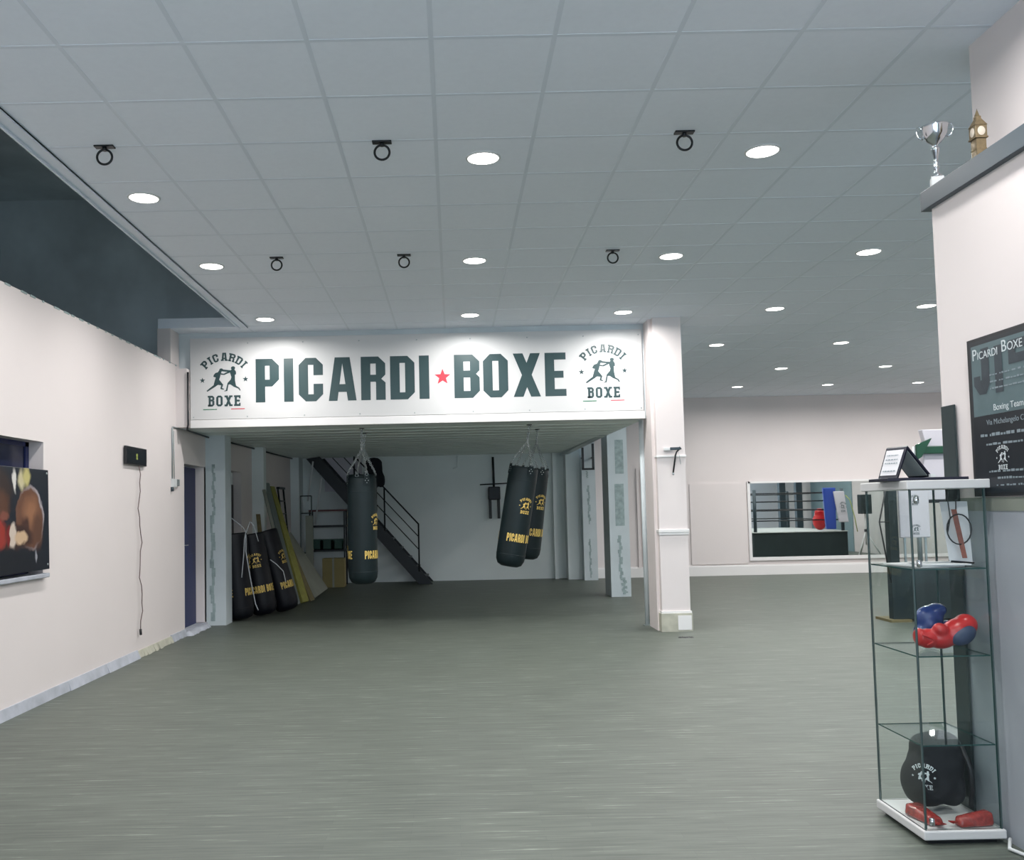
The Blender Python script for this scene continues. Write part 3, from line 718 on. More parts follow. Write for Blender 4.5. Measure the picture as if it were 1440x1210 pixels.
# under-stair things
t = thing('storage_rack', 'dark storage rack of shelves under the staircase', 'rack', (0, 0, 0))
for x in (-2.98, -2.27):
    for y in (18.75, 19.1): MB().box((x-.015, y-.015, 0), (x+.015, y+.015, 1.53)).build('upright', M['blackmet'], t)
for z in (.7, 1.20): MB().box((-3.0, 18.72, z), (-2.25, 19.12, z+.04)).build('shelf', M['blackmet'], t)
MB().box((-3.0, 18.72, 1.53), (-2.25, 19.12, 1.565)).build('top_shelf', M['dullred'], t)
for x0, lb in ((-2.955, 'green plastic crate, left one on the lower rack shelf'), (-2.73, 'green plastic crate, middle one on the lower rack shelf'), (-2.50, 'green plastic crate, right one on the lower rack shelf')):
    b = MB().box((x0, 18.75, .744), (x0+.2, 18.77, .95)).box((x0, 19.0, .744), (x0+.2, 19.02, .95)).box((x0, 18.75, .744), (x0+.02, 19.02, .95)).box((x0+.18, 18.75, .744), (x0+.2, 19.02, .95)).box((x0, 18.75, .744), (x0+.2, 19.02, .76))
    b.box((x0-.008, 18.742, .93), (x0+.208, 18.755, .96))
    tag(b.build('plastic_crate', M['darkgreen']), lb, 'crate', 'green crates on the under-stair rack')
t = thing('cardboard_box', 'tall tan cardboard box standing under the staircase', 'box', (-2.45, 18.45, 0))
MB().box((-.22, -.16, 0), (.22, .16, .58), bev=.005).build('carton', M['tan'], t)
MB().box((-.02, -.163, 0), (.02, .163, .583)).build('packing_tape', M['board'], t)
for pts, lb in ((((-3.0, 18.62, 1.75), (-2.86, 18.5, 2.56)), 'white fluorescent tube leaning high beside the stair, left one'), (((-2.86, 18.66, 1.27), (-2.70, 18.56, 2.22)), 'white fluorescent tube standing on the rack shelf, right one')):
    tag(MB().tube(pts, .018, n=8).build('fluorescent_tube', M['plastic']), lb, 'tube', 'white tubes leaning under the stair')
# things on the back wall under the mezzanine
t = thing('wall_rack_bar', 'dark barbell bracket with hanging straps on the back wall', 'bracket', (.87, 19.36, 0))
MB().tube([(0, 0, 1.95), (-.01, -.02, 2.62)], .025, n=8).build('vertical_bar', M['blackmet'], t)
MB().tube([(-.3, -.05, 2.03), (.35, -.05, 2.05)], .014, n=8).build('crossbar', M['blackmet'], t)
MB().box((-.13, -.1, 1.70), (.13, 0, 1.98), bev=.02).build('block', M['blackmet'], t)
for x in (-.09, .09): MB().box((x-.03, -.06, 1.3), (x+.03, -.02, 1.72), bev=.01).build('strap', M['black'], t)
for x, z0, z1, lb in ((.1, 2.42, 2.66, 'thin white pipe stub on the back wall, left of the barbell bracket'), (2.12, 2.35, 2.66, 'white pipe stub with a hook near the corner pillar')):
    tag(MB().tube([(x, 19.37, z1), (x, 19.37, z0), (x-.1, 19.36, z0-.03)], .012, n=6).build('wall_pipe', M['backwall']), lb, 'pipe', 'pipe stubs on the back wall')
t = thing('dip_bracket', 'black U-shaped metal bracket on the rear pier', 'bracket', (2.78, 18.7, 0))
for x, z in ((-.12, 2.72), (.09, 2.80)): MB().box((x-.022, -.24, 2.28), (x+.022, -.2, z)).build('arm', M['black'], t)
MB().box((-.142, -.24, 2.26), (.112, -.2, 2.30)).build('crossbar', M['black'], t)
MB().box((-.13, -.2, 2.5), (-.10, .0, 2.53)).box((.08, -.2, 2.5), (.11, .0, 2.53)).build('stay', M['black'], t)

# ================================================================ SUPPORT POST, COLUMN BRACKET, PIPES
t = thing('steel_post', 'grey steel post under the mezzanine beside the column', 'post', (2.405, 11.47, 0))
MB().tube([(0, 0, .01), (0, 0, MZ0)], .03, n=12).build('pole', M['wallcool'], t); MB().box((-.05, -.05, 0), (.05, .05, .012)).build('base_plate', M['greytube'], t)
t = thing('column_bracket', 'dark metal arm bracket with a hanging strap on the white column', 'bracket', (2.64, 10.86, 2.18))
MB().box((-.10, -.03, -.022), (-.0, .02, .012), bev=.004).build('wall_plate', M['plastic'], t)
MB().box((-.03, -.05, -.018), (.085, -.02, .016), bev=.004).tube([(.085, -.035, 0), (.095, -.035, .008)], .02, n=8).build('arm', M['slate'], t)
MB().tube([(.085, -.04, 0), (.045, -.04, -.04), (.03, -.035, -.08), (.0, -.02, -.29)], .010, n=8).build('hanging_strap', M['black'], t)
MB().tube([(.07, -.04, -.04), (.09, -.03, -.19)], .003, n=5).build('cord', M['alu'], t)
MB().lathe([(0, -.02), (.014, -.01), (.012, .01), (0, .015)], n=10, c=(0, -.02, -.30)).build('buckle', M['alu'], t)
tag(MB().tube([(-3.244, 11.085, 3.27), (-3.244, 11.085, 2.62), (LW+.14, 11.10, 2.555), (LW+.08, 11.4, 2.57), (LW+.05, 12.4, 2.57)], .012, n=8).build('black_cable', M['black']), 'black cable running down the left edge of the sign and back under the mezzanine', 'cable')
tag(MB().tube([(LW+.05, 12.8, 2.58), (LW+.05, 15.25, 2.61)], .013, n=8).tube([(LW+.05, 15.66, 2.61), (LW+.05, 18.85, 2.645)], .013, n=8).build('black_cable', M['black']), 'black cable along the wall top under the mezzanine behind the left pillar', 'cable')
t = thing('wall_socket', 'white switch and socket with conduit on the left wall before the blue door', 'socket', (LW, 11.0, 1.9))
MB().box((0, -.11, -.05), (.035, .02, .05), bev=.004).build('switch_box', M['plastic'], t)
MB().box((0, .04, -.03), (.03, .15, .05), bev=.004).build('socket_box', M['alu'], t)
MB().tube([(.012, -.1, -.05), (.012, -.1, -.1)], .02, n=8).build('plug', M['slate'], t)
MB().tube([(.01, -.08, .05), (.01, -.08, .66), (.01, -.06, .68), (.01, .55, .70)], .009, n=6).tube([(.01, -.0, .05), (.01, -.02, .64)], .005, n=6).build('conduit', M['alu'], t)
# wall timer with dangling cable
t = thing('wall_timer', 'small black digital round timer mounted on the left wall', 'timer', (LW, 9.62, 2.14))
MB().box((.01, -.31, -.09), (.036, .31, .10), bev=.004).build('case', M['black'], t)
MB().box((.035, -.29, -.07), (.038, .29, .08)).build('screen', M['poster'], t)
MB().box((.037, -.02, -.03), (.040, .02, -.005)).box((.037, -.02, .0), (.040, .02, .03)).build('digits', M['yellowrope'], t)
MB().box((0, -.2, -.07), (.01, .2, .07)).build('wall_mount', M['white'], t)
pts = [(LW+.03, 9.70+.035*math.sin(k_*.9)+.02*math.sin(k_*2.3)+k_*.004, 2.05-k_*.092) for k_ in range(20)]
t = thing('dangling_cable', 'thin dark cable dangling from the wall timer almost to the floor', 'cable')
MB().tube(pts, .005, n=6).build('lead', mat('dull_brown_cable', (92, 70, 68), .5), t)
p = pts[-1]; MB().tube([p, (p[0], p[1]+.01, p[2]-.06)], .014, n=8).build('plug', M['black'], t)

# boxer canvas
t = thing('boxer_canvas', 'large dark photo canvas of a boxer standing on the window ledge', 'picture', (LW+.06, 7.49, 1.088))
t.rotation_euler = (0, math.radians(-1), 0)
MB().box((-.035, -1.25, 0), (0, 0, .815), bev=.004).build('stretched_canvas', M['print'], t)
for y, z in ((-.03, .785), (-.03, .04)): MB().lathe([(0, .004), (.01, .002), (.011, 0)], n=10, c=(0, y, z), rot=Matrix.Rotation(PI/2, 3, 'Y')).build('corner_stud', M['alu'], t)

# ================================================================ GLASS CABINET
X0, X1, Y0, Y1 = 2.012, 2.372, 4.012, 4.462
t = thing('glass_display_cabinet', 'tall glass display cabinet with white base and top against the right wall', 'cabinet', (0, 0, 0))
MB().box((X0, Y0, .022), (X1, Y1, .062), bev=.006).build('base', M['white'], t)
MB().box((X0+.03, Y0+.03, 0), (X1-.03, Y1-.03, .024)).build('plinth', M['black'], t)
MB().box((X0-.005, Y0-.005, 1.548), (X1+.005, Y1+.005, 1.588), bev=.004).build('top', M['white'], t)
def pane(a, b, thin):
    """sheet of glass, thin axis given; the narrow edges show green"""
    o = MB().box(a, b, M['glass'])
    n = o.bm.faces[:] if False else None
    i = o._m(M['glassedge']); o.bm.faces.ensure_lookup_table(); o.bm.normal_update()
    for f in o.bm.faces:
        if abs(f.normal[thin]) < .5: f.material_index = i
    return o
g_ = .006
pane((X0+.012, Y0+.015, .062), (X0+.012+g_, Y1-.015, 1.548), 0).build('side_glass', None, t)
pane((X1-.018, Y0+.015, .062), (X1-.012, Y1-.015, 1.548), 0).build('side_glass', None, t)
pane((X0+.02, Y0+.012, .066), (X1-.02, Y0+.018, 1.544), 1).build('glass_door', None, t)
pane((X0+.02, Y1-.018, .062), (X1-.02, Y1-.012, 1.548), 1).build('back_glass', None, t)
for z in (1.195, .812, .425): pane((X0+.02, Y0+.02, z-.006), (X1-.02, Y1-.02, z), 2).build('glass_shelf', None, t)
for x, y in ((X0+.014, Y1-.014), (X1-.014, Y0+.014), (X1-.014, Y1-.014), (X0+.014, Y0+.014)):
    MB().box((x-.003, y-.003, .062), (x+.003, y+.003, 1.548)).build('corner_rod', M['rod'], t)
for z in (1.5, 1.22, .1): MB().lathe([(0, .018), (.011, .014), (.011, -.014), (0, -.018)], n=12, c=(X0+.04, Y0+.008, z)).build('hinge', M['chrome'], t)
# plaque on top
t = thing('award_plaque', 'open navy award plaque case standing like a tent on the cabinet top', 'plaque', (0, 0, 0))
R0, R1 = Vector((2.062, 4.10, 1.742)), Vector((2.022, 4.21, 1.742)); A0, A1 = Vector((2.012, 4.10, 1.604)), Vector((1.978, 4.21, 1.604)); B0, B1 = Vector((2.170, 4.11, 1.604)), Vector((2.130, 4.23, 1.604))
MB().slab([A0, A1, R1, R0], .008).build('front_cover', M['navyfr'], t)
def inset(q, f, off, lift):
    c_ = sum(q, Vector())/4; n = (q[1]-q[0]).cross(q[2]-q[0]).normalized()*lift
    return [c_+(p-c_)*f+n for p in q]
MB().slab(inset([A0, A1, R1, R0], .84, 0, -.002), -.001).build('certificate', M['paper'], t)
def tentmap(u, v, w=0):
    e1 = (A0-A1); e2 = (R1-A1); n = e1.cross(e2).normalized()
    if n.x > 0: n = -n
    return A1+e1*u+e2*v+n*.006
b = MB()
for v_ in (.72, .58, .46, .2):
    u_ = .2
    while u_ < .8:
        l_ = .04+random.random()*.09; b.face([tentmap(u_, v_), tentmap(u_+l_, v_), tentmap(u_+l_, v_+.035), tentmap(u_, v_+.035)]); u_ += l_+.03
b.build('certificate_lines', M['printgrey'], t)
MB().slab([B0, B1, R1, R0], .008).build('back_cover', M['navyfr'], t)
MB().slab(inset([B0, B1, R1, R0], .86, 0, -.002), -.002).slab(inset([B0, B1, R1, R0], .86, 0, .009), .002).build('velvet_lining', M['inset'], t)
MB().box((1.955, 4.07, 1.588), (2.32, 4.26, 1.602), bev=.002).build('tray', M['navyfr'], t)
MB().box((2.155, 4.085, 1.602), (2.178, 4.10, 1.616)).build('clasp', M['plastic'], t)
# papers and leaning white folder on the upper shelf
Z1 = 1.195
for k_, (x0, y0, x1, y1, h, a, lb) in enumerate(((2.05, 4.06, 2.30, 4.40, .007, .12, 'thin white magazine lying at the bottom of the pile on the top glass shelf'), (2.10, 4.05, 2.34, 4.30, .006, -.18, 'white magazine lying on top of the pile on the top glass shelf'))):
    t = thing('magazine', lb, 'magazine', ((x0+x1)/2, (y0+y1)/2, Z1+.001+k_*.009), 'papers on the top glass shelf', (0, 0, a))
    w_, d_ = (x1-x0)/2*.85, (y1-y0)/2*.85
    MB().box((-w_, -d_, 0), (w_, d_, h), bev=.001).build('pages', M['paper'], t)
    MB().box((-w_*.6, -d_*.3, h), (w_*.5, d_*.2, h+.0006)).build('cover_picture', M['printgrey'], t)
t = thing('white_folder', 'white open folder leaning inside the top of the cabinet', 'folder', (0, 0, 0))
MB().slab([(2.262, 4.16, Z1+.018), (2.345, 4.12, Z1+.012), (2.345, 4.14, 1.49), (2.24, 4.18, 1.49)], .004).build('cover', M['paper'], t)
MB().slab([(2.262, 4.15, Z1+.02), (2.345, 4.11, Z1+.014), (2.345, 4.105, Z1+.02), (2.262, 4.145, Z1+.028)], .003).build('bottom_edge', M['black'], t)
t = thing('leather_strap', 'brown leather strap with a black cord loop hung before the white folder', 'strap', (0, 0, 0))
MB().slab([(2.285, 4.095, 1.235), (2.305, 4.090, 1.235), (2.272, 4.10, 1.455), (2.250, 4.105, 1.455)], .004, bev=.002).build('strap', M['brown'], t)
MB().tube([(2.277+.055*math.cos(k_*PI/10), 4.094, 1.365+.068*math.sin(k_*PI/10)) for k_ in range(20)], .0032, n=6, closed=True).tube([(2.225, 4.095, 1.35), (2.24, 4.095, 1.42), (2.235, 4.1, 1.5), (2.24, 4.1, 1.545)], .0025, n=6).tube([(2.27, 4.1, 1.455), (2.275, 4.1, 1.545)], .0025, n=6).build('cord', M['black'], t)
# gloves
Z2 = .812
t = thing('boxing_glove', 'glossy red boxing glove with slate blue palm on the middle glass shelf', 'boxing glove', (2.20, 4.125, Z2+.006), 'boxing gloves in the cabinet')
blob('glove_shell', [((.055, -.005, .088), (.085, .058, .055), (0, -.5, 0)), ((.10, 0, .115), (.05, .052, .05)), ((-.01, 0, .06), (.07, .055, .05), (0, -.15, 0)), ((-.075, 0, .058), (.05, .048, .045)), ((-.03, -.03, .10), (.035, .03, .03), (0, .4, 0)), ((-.11, 0, .065), (.022, .045, .042))], M['redvinyl'], t, voxel=.006, sm=5)
blob('palm_panel', [((.065, -.042, .075), (.062, .03, .042), (0, -.5, 0))], M['palm'], t, voxel=.006, sm=3)
MB().tube([(-.10, -.045+.0*k_, .03+.0*k_) if 0 else (-.10+.03*math.sin(k_), -.048, .035+.012*k_) for k_ in range(5)], .004, n=6).build('laces', M['redvinyl'], t)
t = thing('boxing_glove', 'glossy blue boxing glove behind the red one on the middle glass shelf', 'boxing glove', (2.215, 4.275, Z2+.006), 'boxing gloves in the cabinet')
blob('glove_shell', [((0, 0, .065), (.072, .055, .065)), ((.0, 0, .13), (.066, .05, .058)), ((.03, 0, .162), (.052, .046, .036), (0, -.2, 0)), ((-.01, -.04, .10), (.03, .025, .04))], M['bluevinyl'], t, voxel=.006, sm=4)
MB().lathe([(.042, -.03), (.048, 0), (.042, .03)], n=20, c=(.085, 0, .07), rot=Matrix.Rotation(PI/2, 3, 'Y')).build('cuff', M['bluevinyl'], t)
# black kit bag on the base
t = thing('gym_bag', 'bulky black gym bag with white round emblem in the bottom of the cabinet', 'bag', (2.218, 4.297, .07))
bb = blob('bag_body', [((.0, .02, .12), (.12, .12, .11)), ((-.08, -.01, .14), (.075, .10, .11), (0, .2, 0)), ((.06, .02, .275), (.068, .11, .07)), ((-.02, .02, .27), (.075, .1, .065)), ((.01, .02, .19), (.122, .12, .12)), ((.065, .02, .19), (.06, .11, .10)), ((.0, .02, .25), (.09, .11, .09)), ((.06, .04, .09), (.065, .1, .09)), ((.072, .02, .10), (.058, .11, .10)), ((.07, .02, .21), (.06, .11, .12)), ((-.05, .0, .07), (.09, .1, .06))], M['jacket'], t, voxel=.012, sm=5)
MB().tube([(.09, -.07, .30), (.112, -.10, .2), (.115, -.10, .1), (.115, -.08, .03)], .011, n=8).build('carry_strap', M['black'], t)
mm = Matrix.Rotation(math.radians(-42), 3, 'Z')
def bagmap(u, v, w=0):
    p = mm @ Vector((u, -.0, v)); q = Vector((-.083-.0, -.075, .168)); n = mm @ Vector((0, -1, 0)); bulge = -(u*u+v*v)*4
    return q+p+n*(.036+bulge+w)
emblem_on('bag_emblem', bagmap, M['printwhite'], t, .0125, cut=.01)
for (c_, rz, (a, b_, h), lb) in (((2.088, 4.145, .063), math.radians(99), (.098, .044, .055), 'plastic-wrapped pack of red hand wraps at the left in front of the gym bag'), ((2.252, 4.072, .063), math.radians(7), (.09, .034, .062), 'plastic-wrapped pack of red hand wraps at the right on the cabinet base')):
    t = thing('hand_wrap_pack', lb, 'hand wraps', c_, 'red hand wrap packs in the cabinet', (0, 0, rz))
    MB().hexa([(-a*.8, -b_*.9, .001), (a, -b_, .001), (a*.96, b_, .001), (-a*.8, b_*.8, .001)], [(-a*.7, -b_*.7, h*.62), (a*.95, -b_*.85, h), (a*.95, b_*.8, h), (-a*.7, b_*.6, h*.7)], bev=.012).build('wrapped_roll', M['wraps'], t, smooth=True)
    MB().prism([(-a*1.1, -b_*.5), (-a*.75, -b_*.2), (-a*.75, b_*.2), (-a*1.1, b_*.5)], 2, h*.3, h*.36).build('wrapper_end', M['wraps'], t)

# ================================================================ RIGHT WALL
PX = 2.4
t = thing('framed_poster', 'black framed poster headed PICARDI BOXE on the right wall', 'poster', (PX, 4.135, 1.51))
Wd, Hp = 1.0, .715     # poster runs towards the camera (-Y)
MB().box((-.022, -Wd, 0), (0, 0, Hp), bev=.002).build('frame', M['black'], t)
MB().box((-.0235, -Wd+.02, .015), (-.0215, -.02, Hp-.015)).build('print', M['poster'], t)
MB().box((-.0245, -Wd+.03, .36), (-.0235, -.035, Hp-.035)).build('grey_field', M['postergrey'], t)
PM = lambda u, v, w=0: (-.0250-w, -u, v)
def big(polys): return [[(x, y) for x, y in p_] for p_ in polys]
jn = band([(.17, .66), (.17, .50), (.14, .455), (.09, .455), (.05, .50), (.05, .54)], [(.11, .66), (.11, .52), (.11, .52), (.10, .52), (.10, .52), (.10, .54)])
decal('block_letters', jn+[rect(.21, .45, .265, .655), rect(.31, .56, .36, .66), rect(.36, .56, .45, .60), rect(.31, .62, .45, .66), rect(.42, .45, .47, .66)], PM, M['posterblock'], t)
def ptxt(s, u, v, size, m=M['printwhite'], nm='poster_text'):
    return text_obj(nm, s, size, (-.0262, -u, v), (PI/2, 0, -PI/2), m, t)
ptxt('P', .045, .615, .072); ptxt('ICARDI', .084, .615, .048); ptxt('B', .262, .62, .072); ptxt('OXE', .305, .62, .052)
ptxt('Boxing Team', .185, .375, .040); ptxt('Via Michelangelo Camm', .13, .315, .034, M['printgrey'])
def strokes(u0, u1, v, h, m):
    b = MB(); u = u0
    while u < u1:
        l_ = .008+random.random()*.022
        b.box((-.0262, -u-l_, v), (-.0255, -u, v+h*(.6+.4*random.random()))); u += l_+.006+(random.random() < .2)*.012
    b.build('small_print', m, t)
strokes(.08, .5, .265, .014, M['printgrey']); strokes(.12, .5, .225, .012, M['printgrey'])
strokes(.13, .5, .105, .011, M['printgrey']); strokes(.19, .45, .075, .010, M['printgrey']); strokes(.18, .4, .045, .008, M['printgrey'])
strokes(.17, .5, .53, .008, M['printgrey']); strokes(.17, .5, .50, .008, M['printgrey']); strokes(.17, .5, .47, .008, M['printgrey'])
emblem_on('poster_emblem', PM, M['printwhite'], t, .0115, .232, .165)
tag(MB().box((2.380, 4.275, .012), (2.391, 4.385, 1.95), bev=.002).build('wall_strip', M['ringdark']), 'tall narrow dark strip fixed to the end of the right wall', 'panel')
# trophies on the ledge
t = thing('trophy_cup', 'silver trophy cup with handles on the dark ledge', 'trophy', (2.50, 4.385, 3.035))
MB().box((-.035, -.035, 0), (.035, .035, .055), bev=.003).build('plinth', M['plastic'], t)
MB().lathe([(0, .055), (.032, .056), (.034, .062), (.012, .075), (.010, .09), (.018, .10), (.010, .115), (.014, .15), (.024, .19), (.026, .2), (.012, .205), (.016, .215), (.045, .235), (.070, .262), (.078, .30), (.082, .308), (.078, .309), (.07, .27), (.03, .238), (0, .234)], n=28).build('bowl', M['chrome'], t)
for s_ in (-1, 1):
    MB().tube([(0, s_*.066, .25), (0, s_*.09, .262), (0, s_*.102, .285), (0, s_*.097, .31), (0, s_*.082, .316), (0, s_*.076, .303)], .0045, n=6).build('handle', M['chrome'], t)
t.rotation_euler = (0, 0, math.radians(70)); t.location = (2.425, 4.395, 3.035); t.scale = (.80, .80, 1.02)
t = thing('clock_tower_figurine', 'small bronze clock tower figurine on the ledge behind the trophy', 'figurine', (2.52, 4.195, 3.035))
t.scale = (.82, .82, 1)
MB().box((-.034, -.034, 0), (.034, .034, .012)).box((-.028, -.028, .012), (.028, .028, .165)).box((-.030, -.030, .05), (.030, .030, .056)).box((-.030, -.030, .11), (.030, .030, .115)).build('shaft', M['bronze'], t)
MB().box((-.034, -.034, .165), (.034, .034, .225), bev=.003).box((-.037, -.037, .163), (.037, .037, .170)).build('clock_stage', M['bronze'], t)
b = MB().lathe([(0, .002), (.02, .001), (.022, 0)], n=20, c=(-.034, 0, .196), rot=Matrix.Rotation(-PI/2, 3, 'Y')).lathe([(0, .002), (.02, .001), (.022, 0)], n=20, c=(0, -.034, .196), rot=Matrix.Rotation(PI/2, 3, 'X')); b.build('clock_face', M['clockface'], t)
MB().hexa([(-.036, -.036, .225), (.036, -.036, .225), (.036, .036, .225), (-.036, .036, .225)], [(-.014, -.014, .262), (.014, -.014, .262), (.014, .014, .262), (-.014, .014, .262)]).box((-.014, -.014, .262), (.014, .014, .274)).lathe([(.018, .274), (.003, .305), (0, .315)], n=4).build('roof_spire', M['bronze'], t)

# ================================================================ MIRROR AND BOXING RING
t = thing('wall_mirror', 'wide wall mirror in a white frame on the far back wall', 'mirror', (0, 19.19, 0))
MB().box((6.28, -.012, .37), (11.2, 0, 1.93)).build('mirror_glass', M['mirror'], t)
b = MB().box((6.24, -.035, .30), (11.24, 0, .37)).box((6.24, -.03, 1.93), (11.24, 0, 1.97)).box((6.22, -.03, .30), (6.28, 0, 1.97)).box((11.2, -.03, .3), (11.26, 0, 1.97)); b.build('frame', M['whitetrim'], t)
RX0, RX1, RY0, RY1, RZ = 7.93, 10.42, 10.2, 14.3, .74
t = thing('boxing_ring', 'raised boxing ring with dark skirt and black ropes, seen in the wall mirror', 'boxing ring', (0, 0, 0))
MB().box((RX0, RY0, .03), (RX1, RY1, RZ-.03)).build('skirt', M['ringdark'], t)
MB().box((RX0-.02, RY0-.02, RZ-.03), (RX1+.02, RY1+.02, RZ), bev=.01).build('canvas', M['canvas'], t)
for x in (RX0+.2, RX1-.2): MB().box((x-.06, RY0, 0), (x+.06, RY1, .03)).build('foot_beam', M['wood'], t)
corners = [(RX0+.08, RY0+.08), (RX1-.08, RY0+.08), (RX1-.08, RY1-.08), (RX0+.08, RY1-.08)]
for i, (x, y) in enumerate(corners):
    MB().tube([(x, y, RZ), (x, y, 1.86)], .045, n=14).build('corner_post', M['slate'], t)
for z in (1.76, 1.54, 1.30, 1.03):
    ii = .14
    MB().tube([(RX0+ii, RY0+ii, z), (RX1-ii, RY0+ii, z), (RX1-ii, RY1-ii, z), (RX0+ii, RY1-ii, z)], .016, n=8, closed=True).build('rope', M['black'], t)
pd = MB().slab([(9.86, 14.32, .78), (10.12, 14.34, .78), (10.13, 14.36, 1.88), (9.80, 14.34, 1.88)], .10, bev=.02).build('corner_pad', M['padblue'], t); pd['label'] = 'blue corner pad'
pd = MB().slab([(10.17, 14.40, .96), (10.42, 14.42, .96), (10.32, 14.44, 1.78), (10.04, 14.42, 1.78)], .06, bev=.02).build('corner_pad', M['padwhite'], t); pd['label'] = 'white corner pad with dark emblem'
decal('pad_emblem', [[(10.25-x*.02, 1.36+y*.03) for x, y in p_] for p_ in EM['ink']], lambda u, v, w=0: (u, 14.49+w, v), M['ink'], pd)
MB().tube([(10.40, 14.3, 1.68), (10.50, 14.34, 1.55), (10.60, 14.36, 1.1), (10.66, 14.36, .7)], .012, n=6).build('tie_strap', M['yellowrope'], t)
o = blob('red_kit_bag', [((9.98, 13.6, RZ+.24), (.20, .12, .24)), ((9.98, 13.6, RZ+.46), (.14, .1, .14))], M['redvinyl'], voxel=.025); tag(o, 'red kit bag standing on the ring canvas, seen in the wall mirror', 'bag')
# free-standing display stand behind the glass cabinet
t = thing('display_stand', 'dark slate stand with a post and white banner behind the glass cabinet', 'stand', (0, 0, 0))
MB().box((5.52, 11.3, .03), (6.40, 11.62, .715), bev=.006).build('lower_box', M['ringdark'], t)
MB().box((5.42, 11.3, .03), (5.53, 11.42, 1.70), bev=.004).build('post', M['ringdark'], t)
MB().box((5.36, 11.24, 0), (5.62, 11.66, .03)).box((6.2, 11.26, 0), (6.45, 11.66, .03)).build('foot_beam', M['wood'], t)
pd = MB().box((5.60, 11.40, 1.03), (5.98, 11.44, 1.72), bev=.01).build('banner', M['padwhite'], t)
for x in (5.66, 5.92): MB().box((x-.012, 11.41, .71), (x+.012, 11.43, 1.05)).build('banner_leg', M['alu'], t)
for z0 in (1.50, 1.13):
    decal('banner_emblem', [[(5.80+x*.014, z0+y*.014) for x, y in p_] for p_ in EM['ink']], lambda u, v, w=0: (u, 11.399-w, v), M['ink'], pd)
# padded stand behind the cabinet
t = thing('punch_pad_stand', 'white padded stand with a green clamp behind the cabinet', 'pad', (0, 0, 0))
MB().hexa([(6.12, 11.8, 1.50), (6.5, 11.8, 1.50), (6.5, 11.9, 1.5), (6.12, 11.9, 1.5)], [(6.15, 11.8, 2.12), (6.5, 11.8, 2.12), (6.5, 11.9, 2.12), (6.15, 11.9, 2.12)], bev=.01).build('lower_pad', M['padwhite'], t)
MB().hexa([(6.20, 11.8, 2.17), (6.5, 11.8, 2.17), (6.5, 11.9, 2.17), (6.20, 11.9, 2.17)], [(6.14, 11.8, 2.42), (6.5, 11.8, 2.42), (6.5, 11.9, 2.42), (6.14, 11.9, 2.42)], bev=.01).build('upper_pad', M['padwhite'], t)
MB().box((6.04, 11.74, 2.1), (6.5, 11.82, 2.2), bev=.01).slab([(6.02, 11.75, 2.02), (6.08, 11.75, 2.06), (6.16, 11.75, 2.2), (6.22, 11.75, 2.30), (6.02, 11.75, 2.22)], .04).build('clamp', M['greenclamp'], t)
MB().box((6.1, 11.8, 1.46), (6.5, 11.9, 1.50)).build('bottom_bar', M['black'], t)
MB().tube([(6.03, 11.78, .02), (6.03, 11.78, 2.2)], .03, n=10).build('pole', M['alu'], t)
MB().lathe([(0, .03), (.12, .025), (.16, 0)], n=20, c=(6.03, 11.78, 0)).build('base', M['slate'], t)
tag(MB().tube([(5.39, 11.24, 1.75), (5.25, 11.2, 1.24), (5.37, 11.22, .49)], .009, n=6).tube([(5.25, 11.2, 1.24), (5.40, 11.24, 1.24)], .007, n=6).build('elastic_cord', M['black']), 'black elastic cord pulled to a point beside the ring post', 'cord')
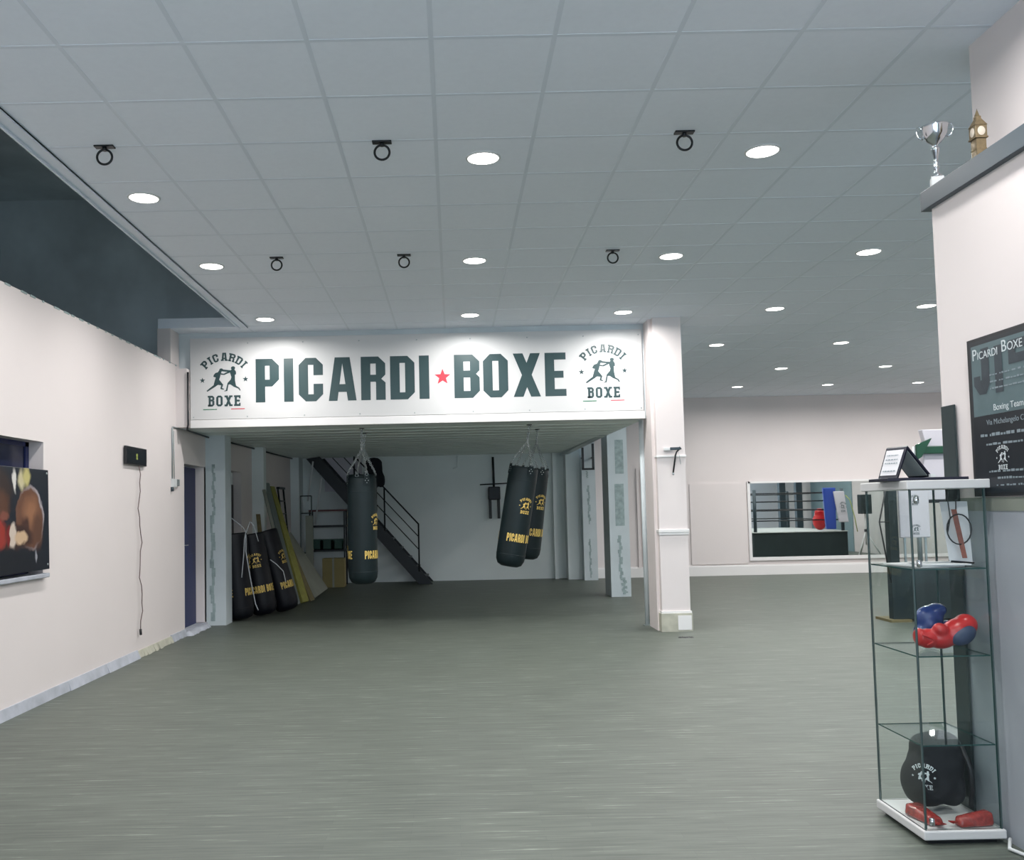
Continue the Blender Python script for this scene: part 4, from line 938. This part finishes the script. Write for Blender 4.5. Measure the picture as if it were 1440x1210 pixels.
# speaker on tripod, seen in the mirror
t = thing('speaker_stand', 'black box speaker on a white tripod seen in the mirror', 'speaker', (10.86, 14.4, 0))
MB().box((-.14, -.12, 1.17), (.14, .12, 1.68), bev=.015).build('speaker_box', M['ringdark'], t)
MB().tube([(0, 0, .35), (0, 0, 1.17)], .018, n=8).build('pole', M['plastic'], t)
for a in (0, 2.09, 4.19): MB().tube([(0, 0, .72), (.38*math.cos(a+.5), .38*math.sin(a+.5), .01)], .016, n=8).build('leg', M['plastic'], t)
MB().lathe([(.04, .70), (.04, .76), (0, .78)], n=10).build('collar', M['black'], t)
structure(MB().box((11.97, 8.0, 0), (12.0, 11.1, CZ)).build('trim_8', M['gwall']))
for x, lb in ((11.3, 'dark upright post in the ring room, the right one in the wall mirror'), (10.75, 'dark upright post in the ring room, the left one in the wall mirror')):
    tag(MB().box((x, 8.3, 0), (x+.2, 8.5, 3.0)).build('dark_post', M['slate']), lb, 'post', 'dark posts beyond the ring')

t = thing('floor_debris', 'small dark scrap lying on the floor before the column', 'scrap', (2.6, 10.36, 0))
b = MB()
for k_ in range(6): b.lathe([(0, .012), (.02, .008), (.03, 0)], n=7, c=(-.06+.025*k_, .01*math.sin(k_*2), 0))
b.build('scrap', M['black'], t)
tag(MB().tube([(2.37, 3.99, .03), (2.33, 3.93, .012), (2.36, 3.85, .010), (2.385, 3.6, .010)], .008, n=8).build('power_cord', M['plastic']), 'white power cord on the floor behind the cabinet foot', 'cord')

# ================================================================ CAMERA
f, cx, cy, pit, yaw, rol = 1272.2, 636.6, 647.94, .0548, 0.0, -.0215
fw = Vector((math.sin(yaw)*math.cos(pit), math.cos(yaw)*math.cos(pit), math.sin(pit))); rt = Vector((math.cos(yaw), -math.sin(yaw), 0)); up = rt.cross(fw)
a = rt*math.cos(rol)+up*math.sin(rol); b = -rt*math.sin(rol)+up*math.cos(rol)
cam = bpy.data.cameras.new('camera'); co = bpy.data.objects.new('camera', cam); C.objects.link(co)
Mx = Matrix((a, b, -fw)).transposed().to_4x4(); Mx.translation = (0, 0, 1.5); co.matrix_world = Mx
cam.sensor_fit = 'HORIZONTAL'; cam.sensor_width = 36; cam.lens = f/1440*36
cam.shift_x = (720-cx)/1440; cam.shift_y = (cy-605)/1440; cam.clip_start = .05
bpy.context.scene.camera = co
W = bpy.data.worlds.new('world'); bpy.context.scene.world = W; W.use_nodes = True
W.node_tree.nodes['Background'].inputs[0].default_value = (.70, .84, 1, 1); W.node_tree.nodes['Background'].inputs[1].default_value = WORLD
vs = bpy.context.scene.view_settings; vs.view_transform = 'Standard'; vs.look = 'None'; vs.exposure = .06; vs.gamma = 1; vs.use_curve_mapping = False
cy_ = bpy.context.scene.cycles
cy_.max_bounces = 9; cy_.diffuse_bounces = 5; cy_.glossy_bounces = 4; cy_.transparent_max_bounces = 14; cy_.use_denoising = True
cy_.caustics_reflective = False; cy_.caustics_refractive = False; cy_.sample_clamp_indirect = 4
